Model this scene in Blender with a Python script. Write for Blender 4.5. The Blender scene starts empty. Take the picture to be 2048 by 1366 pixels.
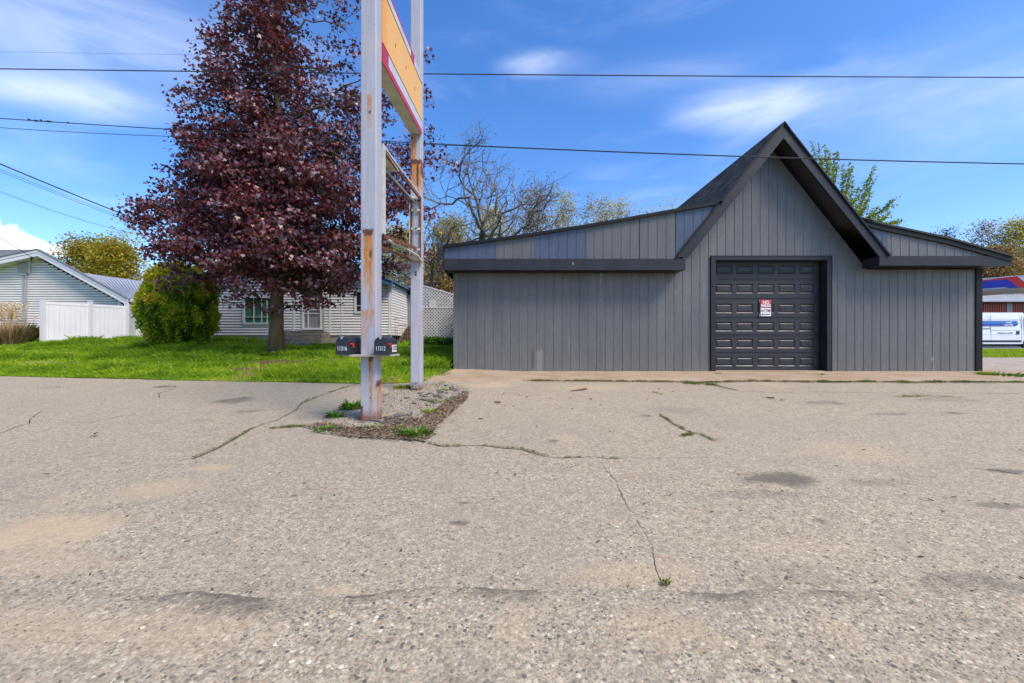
import bpy, math, random
import numpy as np
from mathutils import Vector
R = math.radians
random.seed(7)
rng = np.random.default_rng(7)
SC = bpy.context.scene
COL = SC.collection

# ------------------------------------------------------------------ camera
CZ, F, PX, PY = 1.27, 820.0, 1024.0, 683.0
cam_d = bpy.data.cameras.new('camera')
cam = bpy.data.objects.new('camera', cam_d); COL.objects.link(cam)
cam.location = (0, 0, CZ); cam.rotation_euler = (R(90), 0, 0)
cam_d.sensor_width = 36; cam_d.lens = F/2048*36
cam_d.clip_start = 0.05; cam_d.clip_end = 2000
SC.camera = cam

# ------------------------------------------------------------------ light
SUN_EL, SUN_AZ = 52.0, 128.0            # azimuth clockwise from +Y (view direction); the sun stands right of and behind the camera
sd = Vector((math.sin(R(SUN_AZ))*math.cos(R(SUN_EL)), math.cos(R(SUN_AZ))*math.cos(R(SUN_EL)), math.sin(R(SUN_EL))))
sun_d = bpy.data.lights.new('sun', 'SUN'); sun_d.energy = 2.3; sun_d.angle = R(24); sun_d.color = (1.0, .90, .78)
sun = bpy.data.objects.new('sun', sun_d); COL.objects.link(sun)
sun.rotation_euler = (-sd).to_track_quat('-Z', 'Y').to_euler()
SC.view_settings.view_transform = 'Standard'; SC.view_settings.look = 'None'
SC.view_settings.exposure = 1.15; SC.view_settings.gamma = 1; SC.view_settings.use_curve_mapping = False
SC.cycles.max_bounces = 8; SC.cycles.transparent_max_bounces = 8

class NT:
    """tiny helper to write node trees"""
    def __init__(s, tree): s.t = tree
    def n(s, typ, **k):
        nd = s.t.nodes.new(typ)
        for a, v in k.items(): setattr(nd, a, v)
        return nd
    def l(s, a, b): s.t.links.new(a, b)
    def put(s, sock, v):
        if hasattr(v, 'is_linked') or isinstance(v, bpy.types.NodeSocket): s.l(v, sock)
        else: sock.default_value = v
    def m(s, op, a, b=0.0, c=None, clamp=False):
        nd = s.n('ShaderNodeMath', operation=op, use_clamp=clamp)
        s.put(nd.inputs[0], a); s.put(nd.inputs[1], b)
        if c is not None: s.put(nd.inputs[2], c)
        return nd.outputs[0]
    def vm(s, op, a, b=(0,0,0), out=0):
        nd = s.n('ShaderNodeVectorMath', operation=op)
        s.put(nd.inputs[0], a); s.put(nd.inputs[1], b)
        return nd.outputs[out]
    def noise(s, vec, scale, detail=4, rough=.55, dist=0.0):
        nd = s.n('ShaderNodeTexNoise'); s.put(nd.inputs['Vector'], vec)
        nd.inputs['Scale'].default_value = scale; nd.inputs['Detail'].default_value = detail
        nd.inputs['Roughness'].default_value = rough; nd.inputs['Distortion'].default_value = dist
        return nd.outputs['Fac']
    def rng(s, v, a, b, c=0.0, d=1.0, smooth=False):
        nd = s.n('ShaderNodeMapRange', interpolation_type='SMOOTHSTEP' if smooth else 'LINEAR')
        s.put(nd.inputs[0], v)
        for i, x in zip((1, 2, 3, 4), (a, b, c, d)): nd.inputs[i].default_value = x
        return nd.outputs[0]
    def mix(s, f, a, b, mode='MIX'):
        nd = s.n('ShaderNodeMix', data_type='RGBA', blend_type=mode)
        s.put(nd.inputs[0], f)
        for sk, v in ((nd.inputs[6], a), (nd.inputs[7], b)):
            if isinstance(v, tuple): sk.default_value = (*v[:3], 1)
            else: s.l(v, sk)
        return nd.outputs[2]
    def ramp(s, f, stops, const=False):
        nd = s.n('ShaderNodeValToRGB'); s.put(nd.inputs[0], f)
        e = nd.color_ramp.elements
        if const: nd.color_ramp.interpolation = 'CONSTANT'
        while len(e) < len(stops): e.new(.5)
        for x, (p, c) in zip(e, stops): x.position = p; x.color = (*c, 1)
        return nd.outputs[0]

W = bpy.data.worlds.new('World'); SC.world = W; W.use_nodes = True
W.node_tree.nodes.clear(); T = NT(W.node_tree)
sky = T.n('ShaderNodeTexSky', sky_type='NISHITA', sun_disc=False)
sky.sun_elevation = R(SUN_EL); sky.sun_rotation = R(SUN_AZ); sky.air_density = 1.0; sky.dust_density = .8; sky.ozone_density = 4.0
hsv = T.n('ShaderNodeHueSaturation'); T.l(sky.outputs[0], hsv.inputs['Color']); hsv.inputs['Saturation'].default_value = 1.26; hsv.inputs['Hue'].default_value = .508; hsv.inputs['Value'].default_value = 1.26
geo = T.n('ShaderNodeTexCoord').outputs['Generated']
def blob(cx, cy, sx, sy, rot=0.0):
    """soft mask round a direction in the sky"""
    d = Vector(((cx-PX)/F, 1, (PY-cy)/F)).normalized()
    mp = T.n('ShaderNodeMapping', vector_type='POINT')
    v = T.vm('SUBTRACT', geo, tuple(d)); T.l(v, mp.inputs[0]); mp.inputs['Rotation'].default_value = (0, R(rot), 0)
    v = T.vm('MULTIPLY', mp.outputs[0], (1/sx, 1/max(sx, .3), 1/sy))
    return T.rng(T.vm('LENGTH', v, out=1), 1.0, 0.0, 0, 1, True)
mp = T.n('ShaderNodeMapping'); T.l(geo, mp.inputs[0]); mp.inputs['Scale'].default_value = (1.2, 1.2, 4.5)
wisp = T.noise(mp.outputs[0], 2.2, 7, .55, .6)
cov = T.m('MULTIPLY', T.rng(wisp, .45, .8, 0, 1, True), .16)
for a in ((190, 205, .17, .038, 13, .34), (30, 172, .15, .022, 16, .14), (1480, 215, .17, .05, -6, .55), (1090, 130, .13, .028, 0, .38),
          (200, 60, .45, .14, 10, .22), (1950, 210, .3, .10, 0, .22), (1750, 170, .3, .07, 8, .2), (1300, 160, .3, .05, -4, .12)):
    b = T.m('MULTIPLY', T.m('MULTIPLY', blob(*a[:5]), a[5]), T.rng(wisp, .3, .62, .35, 1.1, True))
    cov = T.m('ADD', cov, b)
puffn = T.noise(geo, 22, 8, .62, .3)
for a in ((12, 484, .055, .032, 8), (-60, 470, .08, .055, 0), (88, 500, .042, .018, 10)):
    cov = T.m('ADD', cov, T.rng(T.m('ADD', blob(*a), T.m('MULTIPLY', T.m('SUBTRACT', puffn, .5), 1.5)), .33, .52, 0, .92, True))
cov = T.m('MINIMUM', cov, 1.0)
# gentle tint: deeper blue aloft, paler near the horizon is already in the sky model
col = T.mix(cov, hsv.outputs[0], (6.2, 6.6, 7.6))
bg = T.n('ShaderNodeBackground'); T.l(col, bg.inputs[0]); bg.inputs[1].default_value = .095
wo = T.n('ShaderNodeOutputWorld'); T.l(bg.outputs[0], wo.inputs[0])

# ------------------------------------------------------------------ object helpers
ORG = {}
def P(x, y, Y): return ((x-PX)/F*Y, Y, CZ+(PY-y)/F*Y)
def XW(x, Y): return (x-PX)/F*Y
def ZW(y, Y): return CZ+(PY-y)/F*Y
def link(o, parent=None):
    COL.objects.link(o)
    if parent is not None: o.parent = parent; ORG[o.name] = ORG.get(parent.name, (0, 0, 0))
    return o
def tag(o, label=None, cat=None, group=None, kind=None):
    if label: o['label'] = label
    if cat: o['category'] = cat
    if group: o['group'] = group
    if kind: o['kind'] = kind
    return o
def thing(name, label, cat, loc=(0, 0, 0), group=None):
    o = bpy.data.objects.new(name, None); COL.objects.link(o); o.location = loc; ORG[o.name] = tuple(loc)
    o.empty_display_size = .2
    return tag(o, label, cat, group)
class MB:
    def __init__(s): s.v = []; s.f = []; s.mi = []
    def face(s, pts, mi=0):
        b = len(s.v); s.v += [tuple(p) for p in pts]; s.f.append(tuple(range(b, b+len(pts)))); s.mi.append(mi)
    def box(s, x0, x1, y0, y1, z0, z1, mi=0):
        b = len(s.v)
        s.v += [(x, y, z) for z in (z0, z1) for y in (y0, y1) for x in (x0, x1)]
        for f in ((0, 2, 3, 1), (4, 5, 7, 6), (0, 1, 5, 4), (2, 6, 7, 3), (0, 4, 6, 2), (1, 3, 7, 5)):
            s.f.append(tuple(b+i for i in f)); s.mi.append(mi)
    def prism(s, poly, d, mi=0):
        """poly: 3D points, extruded by vector d"""
        n = len(poly); b = len(s.v); d = Vector(d)
        s.v += [tuple(p) for p in poly] + [tuple(Vector(p)+d) for p in poly]
        s.f.append(tuple(range(b, b+n))); s.f.append(tuple(b+n+i for i in reversed(range(n)))); s.mi += [mi, mi]
        for i in range(n):
            j = (i+1) % n; s.f.append((b+i, b+n+i, b+n+j, b+j)); s.mi.append(mi)
    def xz(s, pts, y0, y1, mi=0): s.prism([(x, y0, z) for x, z in pts], (0, y1-y0, 0), mi)
    def bar(s, a, b, w, h=None, mi=0, up=(0, 0, 1)):
        """rectangular bar from a to b"""
        h = h or w; a = Vector(a); b = Vector(b); d = (b-a).normalized(); u = Vector(up)
        if abs(d.dot(u)) > .98: u = Vector((0, 1, 0))
        sx = d.cross(u).normalized()*w/2; uu = sx.cross(d).normalized()*h/2
        s.prism([a-sx-uu, a+sx-uu, a+sx+uu, a-sx+uu], b-a, mi)
    def tube(s, pts, rad, n=6, mi=0, cap=True):
        pts = [Vector(p) for p in pts]; rad = rad if isinstance(rad, (list, tuple)) else [rad]*len(pts)
        b = len(s.v); k = len(pts); ref = Vector((.31, .2, .93))
        for i, p in enumerate(pts):
            t = (pts[min(i+1, k-1)]-pts[max(i-1, 0)]).normalized()
            if abs(t.dot(ref)) > .95: ref = Vector((1, 0, 0))
            a = t.cross(ref).normalized(); c = t.cross(a)
            for j in range(n):
                g = 2*math.pi*j/n; s.v.append(tuple(p+(a*math.cos(g)+c*math.sin(g))*rad[i]))
        for i in range(k-1):
            for j in range(n):
                q = (j+1) % n; s.f.append((b+i*n+j, b+i*n+q, b+(i+1)*n+q, b+(i+1)*n+j)); s.mi.append(mi)
        if cap:
            s.f.append(tuple(b+j for j in reversed(range(n)))); s.f.append(tuple(b+(k-1)*n+j for j in range(n))); s.mi += [mi, mi]
    def build(s, name, mats, parent=None, smooth=False, org=None):
        o0 = np.array(org if org is not None else (ORG.get(parent.name, (0, 0, 0)) if parent is not None else (0, 0, 0)))
        me = bpy.data.meshes.new(name)
        v = np.array(s.v, dtype=float)-o0
        me.from_pydata(v.tolist(), [], s.f)
        for m in (mats if isinstance(mats, (list, tuple)) else [mats]): me.materials.append(m)
        if isinstance(mats, (list, tuple)) and len(mats) > 1: me.polygons.foreach_set('material_index', s.mi)
        if smooth: me.polygons.foreach_set('use_smooth', [True]*len(me.polygons))
        me.update()
        o = bpy.data.objects.new(name, me)
        if parent is None and org is not None: o.location = org
        return link(o, parent)
def bulk(name, verts, k, mat, parent=None, tint=None, smooth=False, extra=None):
    """verts (N*k,3): N polygons of k corners, one mesh"""
    o0 = np.array(ORG.get(parent.name, (0, 0, 0)) if parent is not None else (0, 0, 0))
    verts = (np.asarray(verts).reshape(-1, 3)-o0).astype(np.float32); n = len(verts)//k
    me = bpy.data.meshes.new(name)
    me.vertices.add(len(verts)); me.vertices.foreach_set('co', verts.ravel())
    me.loops.add(n*k); me.loops.foreach_set('vertex_index', np.arange(n*k, dtype=np.int32))
    me.polygons.add(n); me.polygons.foreach_set('loop_start', np.arange(0, n*k, k, dtype=np.int32))
    me.polygons.foreach_set('loop_total', np.full(n, k, dtype=np.int32))
    me.update(calc_edges=True)
    if tint is not None:
        a = me.attributes.new('tint', 'FLOAT', 'FACE'); a.data.foreach_set('value', np.asarray(tint, dtype=np.float32))
    me.materials.append(mat)
    o = bpy.data.objects.new(name, me)
    return link(o, parent)
def gridmesh(name, X, Y, Z, mat, parent=None, attrs=None):
    """X, Y, Z arrays (r,c) -> smooth grid with per-point float attributes"""
    r, c = X.shape; me = bpy.data.meshes.new(name)
    co = np.stack([X, Y, Z], -1).reshape(-1, 3).astype(np.float32)
    i = np.arange(r*c).reshape(r, c)
    q = np.stack([i[:-1, :-1], i[:-1, 1:], i[1:, 1:], i[1:, :-1]], -1).reshape(-1, 4).astype(np.int32)
    me.vertices.add(len(co)); me.vertices.foreach_set('co', co.ravel())
    me.loops.add(q.size); me.loops.foreach_set('vertex_index', q.ravel())
    me.polygons.add(len(q)); me.polygons.foreach_set('loop_start', np.arange(0, q.size, 4, dtype=np.int32))
    me.polygons.foreach_set('loop_total', np.full(len(q), 4, dtype=np.int32))
    me.polygons.foreach_set('use_smooth', np.ones(len(q), dtype=bool))
    me.update(calc_edges=True)
    for k, v in (attrs or {}).items():
        a = me.attributes.new(k, 'FLOAT', 'POINT'); a.data.foreach_set('value', np.asarray(v, dtype=np.float32).ravel())
    me.materials.append(mat)
    o = bpy.data.objects.new(name, me)
    return link(o, parent)
def text(name, body, size, loc, rot, mat, parent, sx=1.0, bold=0.0, align='CENTER', spacing=1.0):
    cu = bpy.data.curves.new(name, 'FONT'); cu.body = body; cu.size = size; cu.align_x = align; cu.align_y = 'CENTER'
    cu.extrude = .0008; cu.offset = bold; cu.space_character = spacing; cu.resolution_u = 3
    tmp = bpy.data.objects.new(name, cu); COL.objects.link(tmp); bpy.context.view_layer.update()
    me = bpy.data.meshes.new_from_object(tmp.evaluated_get(bpy.context.evaluated_depsgraph_get())); bpy.data.objects.remove(tmp)
    me.materials.clear(); me.materials.append(mat); o = bpy.data.objects.new(name, me); link(o, parent)
    o0 = ORG.get(parent.name, (0, 0, 0)); o.location = tuple(Vector(loc)-Vector(o0)); o.rotation_euler = rot; o.scale = (sx, 1, 1)
    return o

# ------------------------------------------------------------------ value noise for geometry
def vnoise(x, y, seed=0):
    xi = np.floor(x).astype(np.int64); yi = np.floor(y).astype(np.int64); xf = x-xi; yf = y-yi
    def h(a, b):
        n = (a*374761393+b*668265263+seed*1442695041) & 0xffffffff
        n = ((n ^ (n >> 13))*1274126177) & 0xffffffff
        return ((n ^ (n >> 16)) & 0xffff)/65535.0
    u = xf*xf*(3-2*xf); v = yf*yf*(3-2*yf)
    return (h(xi, yi)*(1-u)+h(xi+1, yi)*u)*(1-v)+(h(xi, yi+1)*(1-u)+h(xi+1, yi+1)*u)*v
def fbm(x, y, seed=0, o=4):
    s = 0; a = .5; t = 0
    for i in range(o): s = s+a*vnoise(x*2**i, y*2**i, seed+i); t += a; a *= .5
    return s/t
def sstep(a, b, x): t = np.clip((x-a)/(b-a), 0, 1); return t*t*(3-2*t)

# ------------------------------------------------------------------ materials
MATS = {}
def newmat(name):
    m = bpy.data.materials.new(name); m.use_nodes = True; m.node_tree.nodes.clear(); return m, NT(m.node_tree)
def finish(T, color, rough=.6, metal=0.0, bump=None, bstr=.2, bdist=.01, spec=.5, coat=0):
    b = T.n('ShaderNodeBsdfPrincipled'); o = T.n('ShaderNodeOutputMaterial'); T.l(b.outputs[0], o.inputs[0])
    if isinstance(color, tuple): b.inputs['Base Color'].default_value = (*color[:3], 1)
    else: T.l(color, b.inputs['Base Color'])
    T.put(b.inputs['Roughness'], rough); T.put(b.inputs['Metallic'], metal); b.inputs['Specular IOR Level'].default_value = spec
    b.inputs['Coat Weight'].default_value = coat
    if bump is not None:
        bn = T.n('ShaderNodeBump'); bn.inputs['Strength'].default_value = bstr; bn.inputs['Distance'].default_value = bdist
        T.l(bump, bn.inputs['Height']); T.l(bn.outputs[0], b.inputs['Normal'])
    return b
def pos(T): return T.n('ShaderNodeNewGeometry').outputs['Position']
def pm(name, c, var=.15, scale=3.0, rough=.6, metal=0.0, bump=.1, bscale=60, c2=None, streak=1.0, spec=.5, fine=.06):
    """general painted / weathered surface: base colour with broad and fine variation"""
    if name in MATS: return MATS[name]
    m, T = newmat(name); p = pos(T)
    mp = T.n('ShaderNodeMapping'); T.l(p, mp.inputs[0]); mp.inputs['Scale'].default_value = (1, 1, streak)
    n1 = T.noise(mp.outputs[0], scale, 6, .6); n2 = T.noise(p, bscale, 3, .6)
    c2 = c2 or tuple(x*(1-var*2) for x in c)
    k = T.mix(T.rng(n1, .35, .68, 0, 1, True), c2, c)
    k = T.mix(T.m('MULTIPLY', T.rng(n2, .3, .7), fine*4), k, tuple(x*.6 for x in c))
    finish(T, k, T.rng(n1, .3, .7, max(rough-.08, .05), min(rough+.08, 1)), metal, n2, bump, .004, spec)
    MATS[name] = m; return m
def foliage(name, stops, trans=.35, rough=.5, spec=.3):
    m, T = newmat(name)
    a = T.n('ShaderNodeAttribute', attribute_name='tint'); c = T.ramp(a.outputs['Fac'], stops)
    b = T.n('ShaderNodeBsdfPrincipled'); T.l(c, b.inputs['Base Color']); b.inputs['Roughness'].default_value = rough
    b.inputs['Specular IOR Level'].default_value = spec
    tr = T.n('ShaderNodeBsdfTranslucent'); T.l(T.mix(1.0, c, (1.3, 1.15, .75), 'MULTIPLY'), tr.inputs[0])
    mx = T.n('ShaderNodeMixShader'); mx.inputs[0].default_value = trans
    T.l(b.outputs[0], mx.inputs[1]); T.l(tr.outputs[0], mx.inputs[2])
    o = T.n('ShaderNodeOutputMaterial'); T.l(mx.outputs[0], o.inputs[0]); return m

M = dict(
    trim=pm('dark_trim_paint', (.024, .025, .034), .15, 2, .5, bump=.05, spec=.3),
    trimblack=pm('black_trim', (.008, .008, .010), .1, 2, .6, spec=.25),
    door=pm('door_paint', (.036, .037, .042), .12, 3, .45, bump=.03, spec=.35),
    soffit=pm('soffit_black', (.010, .010, .013), .1, 3, .5, spec=.3),
    white=pm('white_vinyl', (.64, .63, .64), .03, 1.5, .45, bump=.02, fine=.02),
    whitesid=pm('white_siding', (.72, .69, .66), .05, 1.2, .5, bump=.03, fine=.03),
    whitetrim=pm('white_trim', (.72, .70, .68), .06, 2, .5, bump=.03),
    beigewall=pm('beige_siding', (.70, .655, .595), .05, 1.2, .55, bump=.03),
    concrete=pm('concrete', (.36, .34, .31), .15, 2, .9, bump=.4, bscale=90),
    foundation=pm('foundation_block', (.36, .355, .34), .12, 2, .9, bump=.3),
    steps=pm('weathered_step', (.32, .255, .18), .22, 4, .9, bump=.3),
    stepwood=pm('step_wood', (.17, .095, .05), .25, 5, .8, bump=.3),
    glassd=pm('window_glass_dark', (.03, .035, .04), .1, 1, .08, bump=0, spec=.6),
    curtain=pm('window_green', (.06, .22, .12), .15, 3, .25, bump=0),
    screen=pm('door_screen', (.24, .24, .26), .12, 3, .4, bump=0),
    blueroof=pm('blue_roof', (.06, .15, .30), .1, 2, .45),
    greyroof=pm('grey_shingle', (.16, .165, .175), .25, 8, .9, bump=.5),
    metalroof=pm('pale_metal_roof', (.46, .48, .52), .06, 1, .4, metal=.3, bump=.02),
    bark=pm('bark', (.085, .066, .05), .35, 9, .95, bump=1.0, bscale=35, c2=(.04, .03, .024), streak=.3),
    barkmoss=pm('bark_mossy', (.14, .09, .05), .3, 5, .95, bump=1.0, bscale=30, c2=(.075, .06, .022), streak=.35),
    barkgrey=pm('bark_grey', (.20, .17, .135), .3, 6, .95, bump=.6, c2=(.07, .06, .05)),
    wire=pm('cable_black', (.02, .02, .022), .1, 3, .6, bump=0),
    galv=pm('galvanised', (.42, .43, .44), .1, 6, .45, metal=.5, bump=.05),
    lapshade=pm('lap_shade_dark', (.05, .05, .052), .1, 3, .9),  # near-black sheathing colour paints the lap shadow into the gaps between siding boards
    rustbar=pm('rusted_steel', (.20, .06, .025), .35, 14, .85, bump=.5, c2=(.09, .03, .018)),
    cream=pm('cream_sheet_metal', (.56, .54, .46), .12, 4, .5, bump=.05),
    mailbox=pm('mailbox_paint', (.017, .021, .03), .1, 5, .5, bump=.1, bscale=200),
    flag=pm('flag_red', (.62, .03, .02), .1, 8, .4),
    numeral=pm('numeral_white', (.75, .78, .8), .02, 5, .5, bump=0),
    board=pm('shelf_board', (.44, .40, .33), .2, 6, .8, bump=.3),
    signred=pm('sign_red', (.50, .010, .014), .08, 3, .35),
    signwhite=pm('sign_white', (.60, .58, .57), .08, 3, .35),
    black=pm('black_paint', (.015, .015, .016), .1, 5, .5),
    vanwhite=pm('van_paint', (.72, .74, .78), .02, 1, .22, bump=0, fine=.0),
    vanblue=pm('van_blue', (.01, .045, .36), .05, 2, .3, bump=0),
    vanblue2=pm('van_light_blue', (.03, .16, .5), .05, 2, .3, bump=0),
    plastic=pm('black_plastic', (.025, .027, .03), .1, 5, .6),
    tyre=pm('tyre_rubber', (.018, .018, .018), .1, 8, .85),
    glass=pm('tinted_glass', (.02, .025, .03), .05, 1, .06, bump=0),
    canblue=pm('canopy_blue', (.006, .012, .42), .05, 1, .35, bump=0),
    canred=pm('canopy_red', (.62, .012, .012), .05, 1, .35, bump=0),
    canwhite=pm('canopy_white', (.7, .72, .73), .05, 1, .4, bump=0),
    redwall=pm('red_metal_wall', (.45, .06, .025), .1, 1, .5, bump=.03),
    barn_roof=pm('barn_roof', (.33, .36, .40), .12, 2, .5, bump=.1),
)
# ------------------------------------------------------------------ special materials
def siding_mat(name, c, c2, ro=.42):
    m, T = newmat(name); p = pos(T)
    mp = T.n('ShaderNodeMapping'); T.l(p, mp.inputs[0]); mp.inputs['Scale'].default_value = (1, 1, .22)
    n1 = T.noise(mp.outputs[0], 1.8, 5, .6); n2 = T.noise(p, 7, 4, .6); n3 = T.noise(p, 140, 2, .5)
    k = T.mix(T.rng(n1, .35, .68, 0, 1, True), c2, c)
    k = T.mix(T.m('MULTIPLY', T.rng(n2, .42, .70, 0, 1, True), .35), k, tuple(x*.72 for x in c)); k = T.mix(T.m('MULTIPLY', T.rng(T.noise(mp.outputs[0], 9, 4, .65), .5, .7, 0, 1, True), .28), k, tuple(min(1, x*1.3) for x in c))
    sx = T.n('ShaderNodeSeparateXYZ'); T.l(p, sx.inputs[0])
    low = T.m('MULTIPLY', T.rng(sx.outputs[2], 1.0, .42, 0, 1, True), T.rng(n2, .35, .65, .1, .8, True))
    k = T.mix(T.m('MULTIPLY', low, .45), k, (.19, .165, .13))
    def patch(x0, x1, z0, z1, col, amt):
        nonlocal k
        w = T.m('MULTIPLY', T.m('SUBTRACT', T.noise(mp.outputs[0], 30, 3, .6), .5), .06)
        xx = T.m('ADD', sx.outputs[0], w); zz = T.m('ADD', sx.outputs[2], T.m('MULTIPLY', w, 3))
        mk = T.m('MULTIPLY', T.rng(xx, x0-.01, x0+.02), T.rng(xx, x1+.01, x1-.02))
        mk = T.m('MULTIPLY', mk, T.m('MULTIPLY', T.rng(zz, z0-.03, z0+.05), T.rng(zz, z1+.03, z1-.05)))
        k = T.mix(T.m('MULTIPLY', mk, amt), k, col)
    patch(XW(1062, 11.5), XW(1069, 11.5), ZW(735, 11.5), ZW(702, 11.5), (.085, .088, .075), .9)
    patch(XW(1071, 11.5), XW(1086, 11.5), ZW(744, 11.5), ZW(700, 11.5), (.22, .21, .20), .65)
    patch(XW(1866, 11.5), XW(1871, 11.5), ZW(722, 11.5), ZW(715, 11.5), (.4, .39, .38), .8)
    patch(XW(1868, 11.5), XW(1873, 11.5), ZW(745, 11.5), ZW(722, 11.5), (.25, .22, .2), .5)
    finish(T, k, ro, 0.0, T.m('ADD', T.m('MULTIPLY', n1, 1.0), T.m('MULTIPLY', n3, .02)), .35, .02, .4)
    return m
M['siding'] = siding_mat('garage_siding', (.138, .137, .135), (.108, .109, .112))
M['sidingblue'] = siding_mat('garage_siding_bluish', (.075, .092, .142), (.06, .075, .112), .30)
M['sidingwarm'] = siding_mat('garage_siding_warm', (.115, .112, .112), (.098, .096, .098))

def shingle_mat():
    m, T = newmat('asphalt_shingles'); p = pos(T)
    a = T.n('ShaderNodeAttribute', attribute_name='tint').outputs['Fac']
    k = T.ramp(a, [(0, (.05, .048, .05)), (.5, (.115, .108, .106)), (1, (.22, .20, .19))])
    k = T.mix(T.m('MULTIPLY', T.noise(p, 160, 2, .7), .6), k, (.05, .05, .055))
    finish(T, k, .92, 0, T.noise(p, 200, 2), .5, .004, .3); return m
M['shingle'] = shingle_mat()

def rect(T, X, Y, Z, r, n, wob=.02, soft=.012):
    """mask of a world-space box r=(x0,x1,z0,z1[,y0,y1]) with a ragged outline"""
    w = T.m('MULTIPLY', T.m('SUBTRACT', n, .5), wob*2)
    a = T.m('ADD', X, w); b = T.m('ADD', Z, T.m('MULTIPLY', w, 2.5))
    mk = T.m('MULTIPLY', T.rng(a, r[0]-soft, r[0]+soft), T.rng(a, r[1]+soft, r[1]-soft))
    return T.m('MULTIPLY', mk, T.m('MULTIPLY', T.rng(b, r[2]-soft*2, r[2]+soft*2), T.rng(b, r[3]+soft*2, r[3]-soft*2)))
def post_mat(name, Y, darks, streaks, base_z):
    m, T = newmat(name); p = pos(T); sx = T.n('ShaderNodeSeparateXYZ'); T.l(p, sx.inputs[0]); X, Yc, Z = sx.outputs
    mp = T.n('ShaderNodeMapping'); T.l(p, mp.inputs[0]); mp.inputs['Scale'].default_value = (1, 1, .08)
    st = T.noise(mp.outputs[0], 22, 4, .6); n1 = T.noise(p, 3.5, 5, .6); st2 = T.noise(mp.outputs[0], 85, 3, .6); nf = T.noise(p, 26, 4, .65); ng = T.noise(p, 60, 3, .6)
    k = T.mix(T.rng(st, .35, .68), (.33, .33, .385), (.40, .39, .43))
    k = T.mix(T.m('MULTIPLY', T.rng(n1, .5, .72, 0, 1, True), .55), k, (.43, .39, .345))
    # chipped paint: small dark / rusty dots
    vo = T.n('ShaderNodeTexVoronoi'); T.l(p, vo.inputs['Vector']); vo.inputs['Scale'].default_value = 26
    dot = T.m('MULTIPLY', T.rng(vo.outputs['Distance'], .20, .13), T.rng(nf, .50, .60))
    k = T.mix(T.m('MULTIPLY', dot, .8), k, (.08, .06, .06))
    for (x0, x1, y0, y1, amt) in streaks:
        r = (XW(x0, Y), XW(x1, Y), ZW(y1, Y), ZW(y0, Y))
        fade = T.m('POWER', T.rng(Z, r[2], r[3], 0, 1), .7)
        mk = T.m('MULTIPLY', T.m('MULTIPLY', rect(T, X, Yc, Z, r, nf, .012, .012), fade), T.m('MULTIPLY', T.rng(st, .28, .5, .35, 1.15), T.rng(st2, .38, .58, .12, 1.1)))
        wide = T.m('MULTIPLY', rect(T, X, Yc, Z, (r[0]-.006, r[1]+.006, r[2], r[3]), nf, .012, .016), T.m('ADD', T.m('MULTIPLY', fade, .8), .1))
        k = T.mix(T.m('MULTIPLY', wide, amt*.8, clamp=True), k, (.46, .33, .15))
        k = T.mix(T.m('MULTIPLY', mk, amt*2.0, clamp=True), k, (.40, .13, .010))
    for (x0, x1, y0, y1) in darks:
        mk = rect(T, X, Yc, Z, (XW(x0, Y), XW(x1, Y), ZW(y1, Y), ZW(y0, Y)), nf, .03, .007)
        k = T.mix(mk, k, T.mix(T.rng(ng, .3, .7), (.05, .014, .008), (.16, .045, .012)))
    zb = T.m('ADD', Z, T.m('MULTIPLY', T.m('SUBTRACT', nf, .5), .22))
    k = T.mix(T.m('MULTIPLY', T.rng(zb, base_z+.22, base_z+.02, 0, 1, True), .9), k, T.mix(ng, (.07, .022, .012), (.30, .10, .03)))
    finish(T, k, .55, 0, T.m('ADD', nf, T.m('MULTIPLY', dot, -.5)), .25, .004); return m
M['post1'] = post_mat('post_paint_front', 5.47,
    [(725.5, 746, 458, 468), (730, 743, 467, 472), (739, 743, 500, 516), (736.5, 747, 711, 718), (738.5, 745, 717, 724), (751.5, 756, 762, 774), (739, 743, 793, 798), (720, 726, 812, 850), (736, 742, 222, 226)],
    [(728, 736, 462, 580, .95), (737, 744.5, 462, 640, .9), (726, 747, 462, 600, .35), (738, 745, 714, 775, 1.0), (739, 744, 770, 850, .5), (751, 757, 768, 850, .5), (734, 743, 190, 260, .4), (724, 748, 620, 660, .4), (723, 735, 655, 700, .25)],
    ZW(845, 5.47))
M['post2'] = post_mat('post_paint_rear', 8.19,
    [(821, 843, 319, 328), (821.5, 824, 325, 350), (833, 837, 326, 372), (841, 843.5, 330, 350), (821, 826, 275, 279)],
    [(821, 832, 272, 385, .75), (821, 843, 322, 392, .75), (832, 838, 322, 395, .9), (840, 843, 620, 720, .18)],
    ZW(782, 8.19))

def sign_mat():
    m, T = newmat('sign_yellow'); p = pos(T); sx = T.n('ShaderNodeSeparateXYZ'); T.l(p, sx.inputs[0])
    mp = T.n('ShaderNodeMapping'); T.l(p, mp.inputs[0]); mp.inputs['Scale'].default_value = (1, 1, .15)
    st = T.noise(mp.outputs[0], 10, 4, .6)
    k = T.mix(T.rng(sx.outputs[1], 5.75, 6.05, 0, 1, True), (.74, .30, .010), (.78, .40, .065))
    k = T.mix(T.m('MULTIPLY', T.rng(st, .4, .7), .35), k, (.76, .46, .13))
    finish(T, k, .4, 0, T.noise(p, 1.5, 2), .2, .02); return m
M['signyellow'] = sign_mat()

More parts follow.
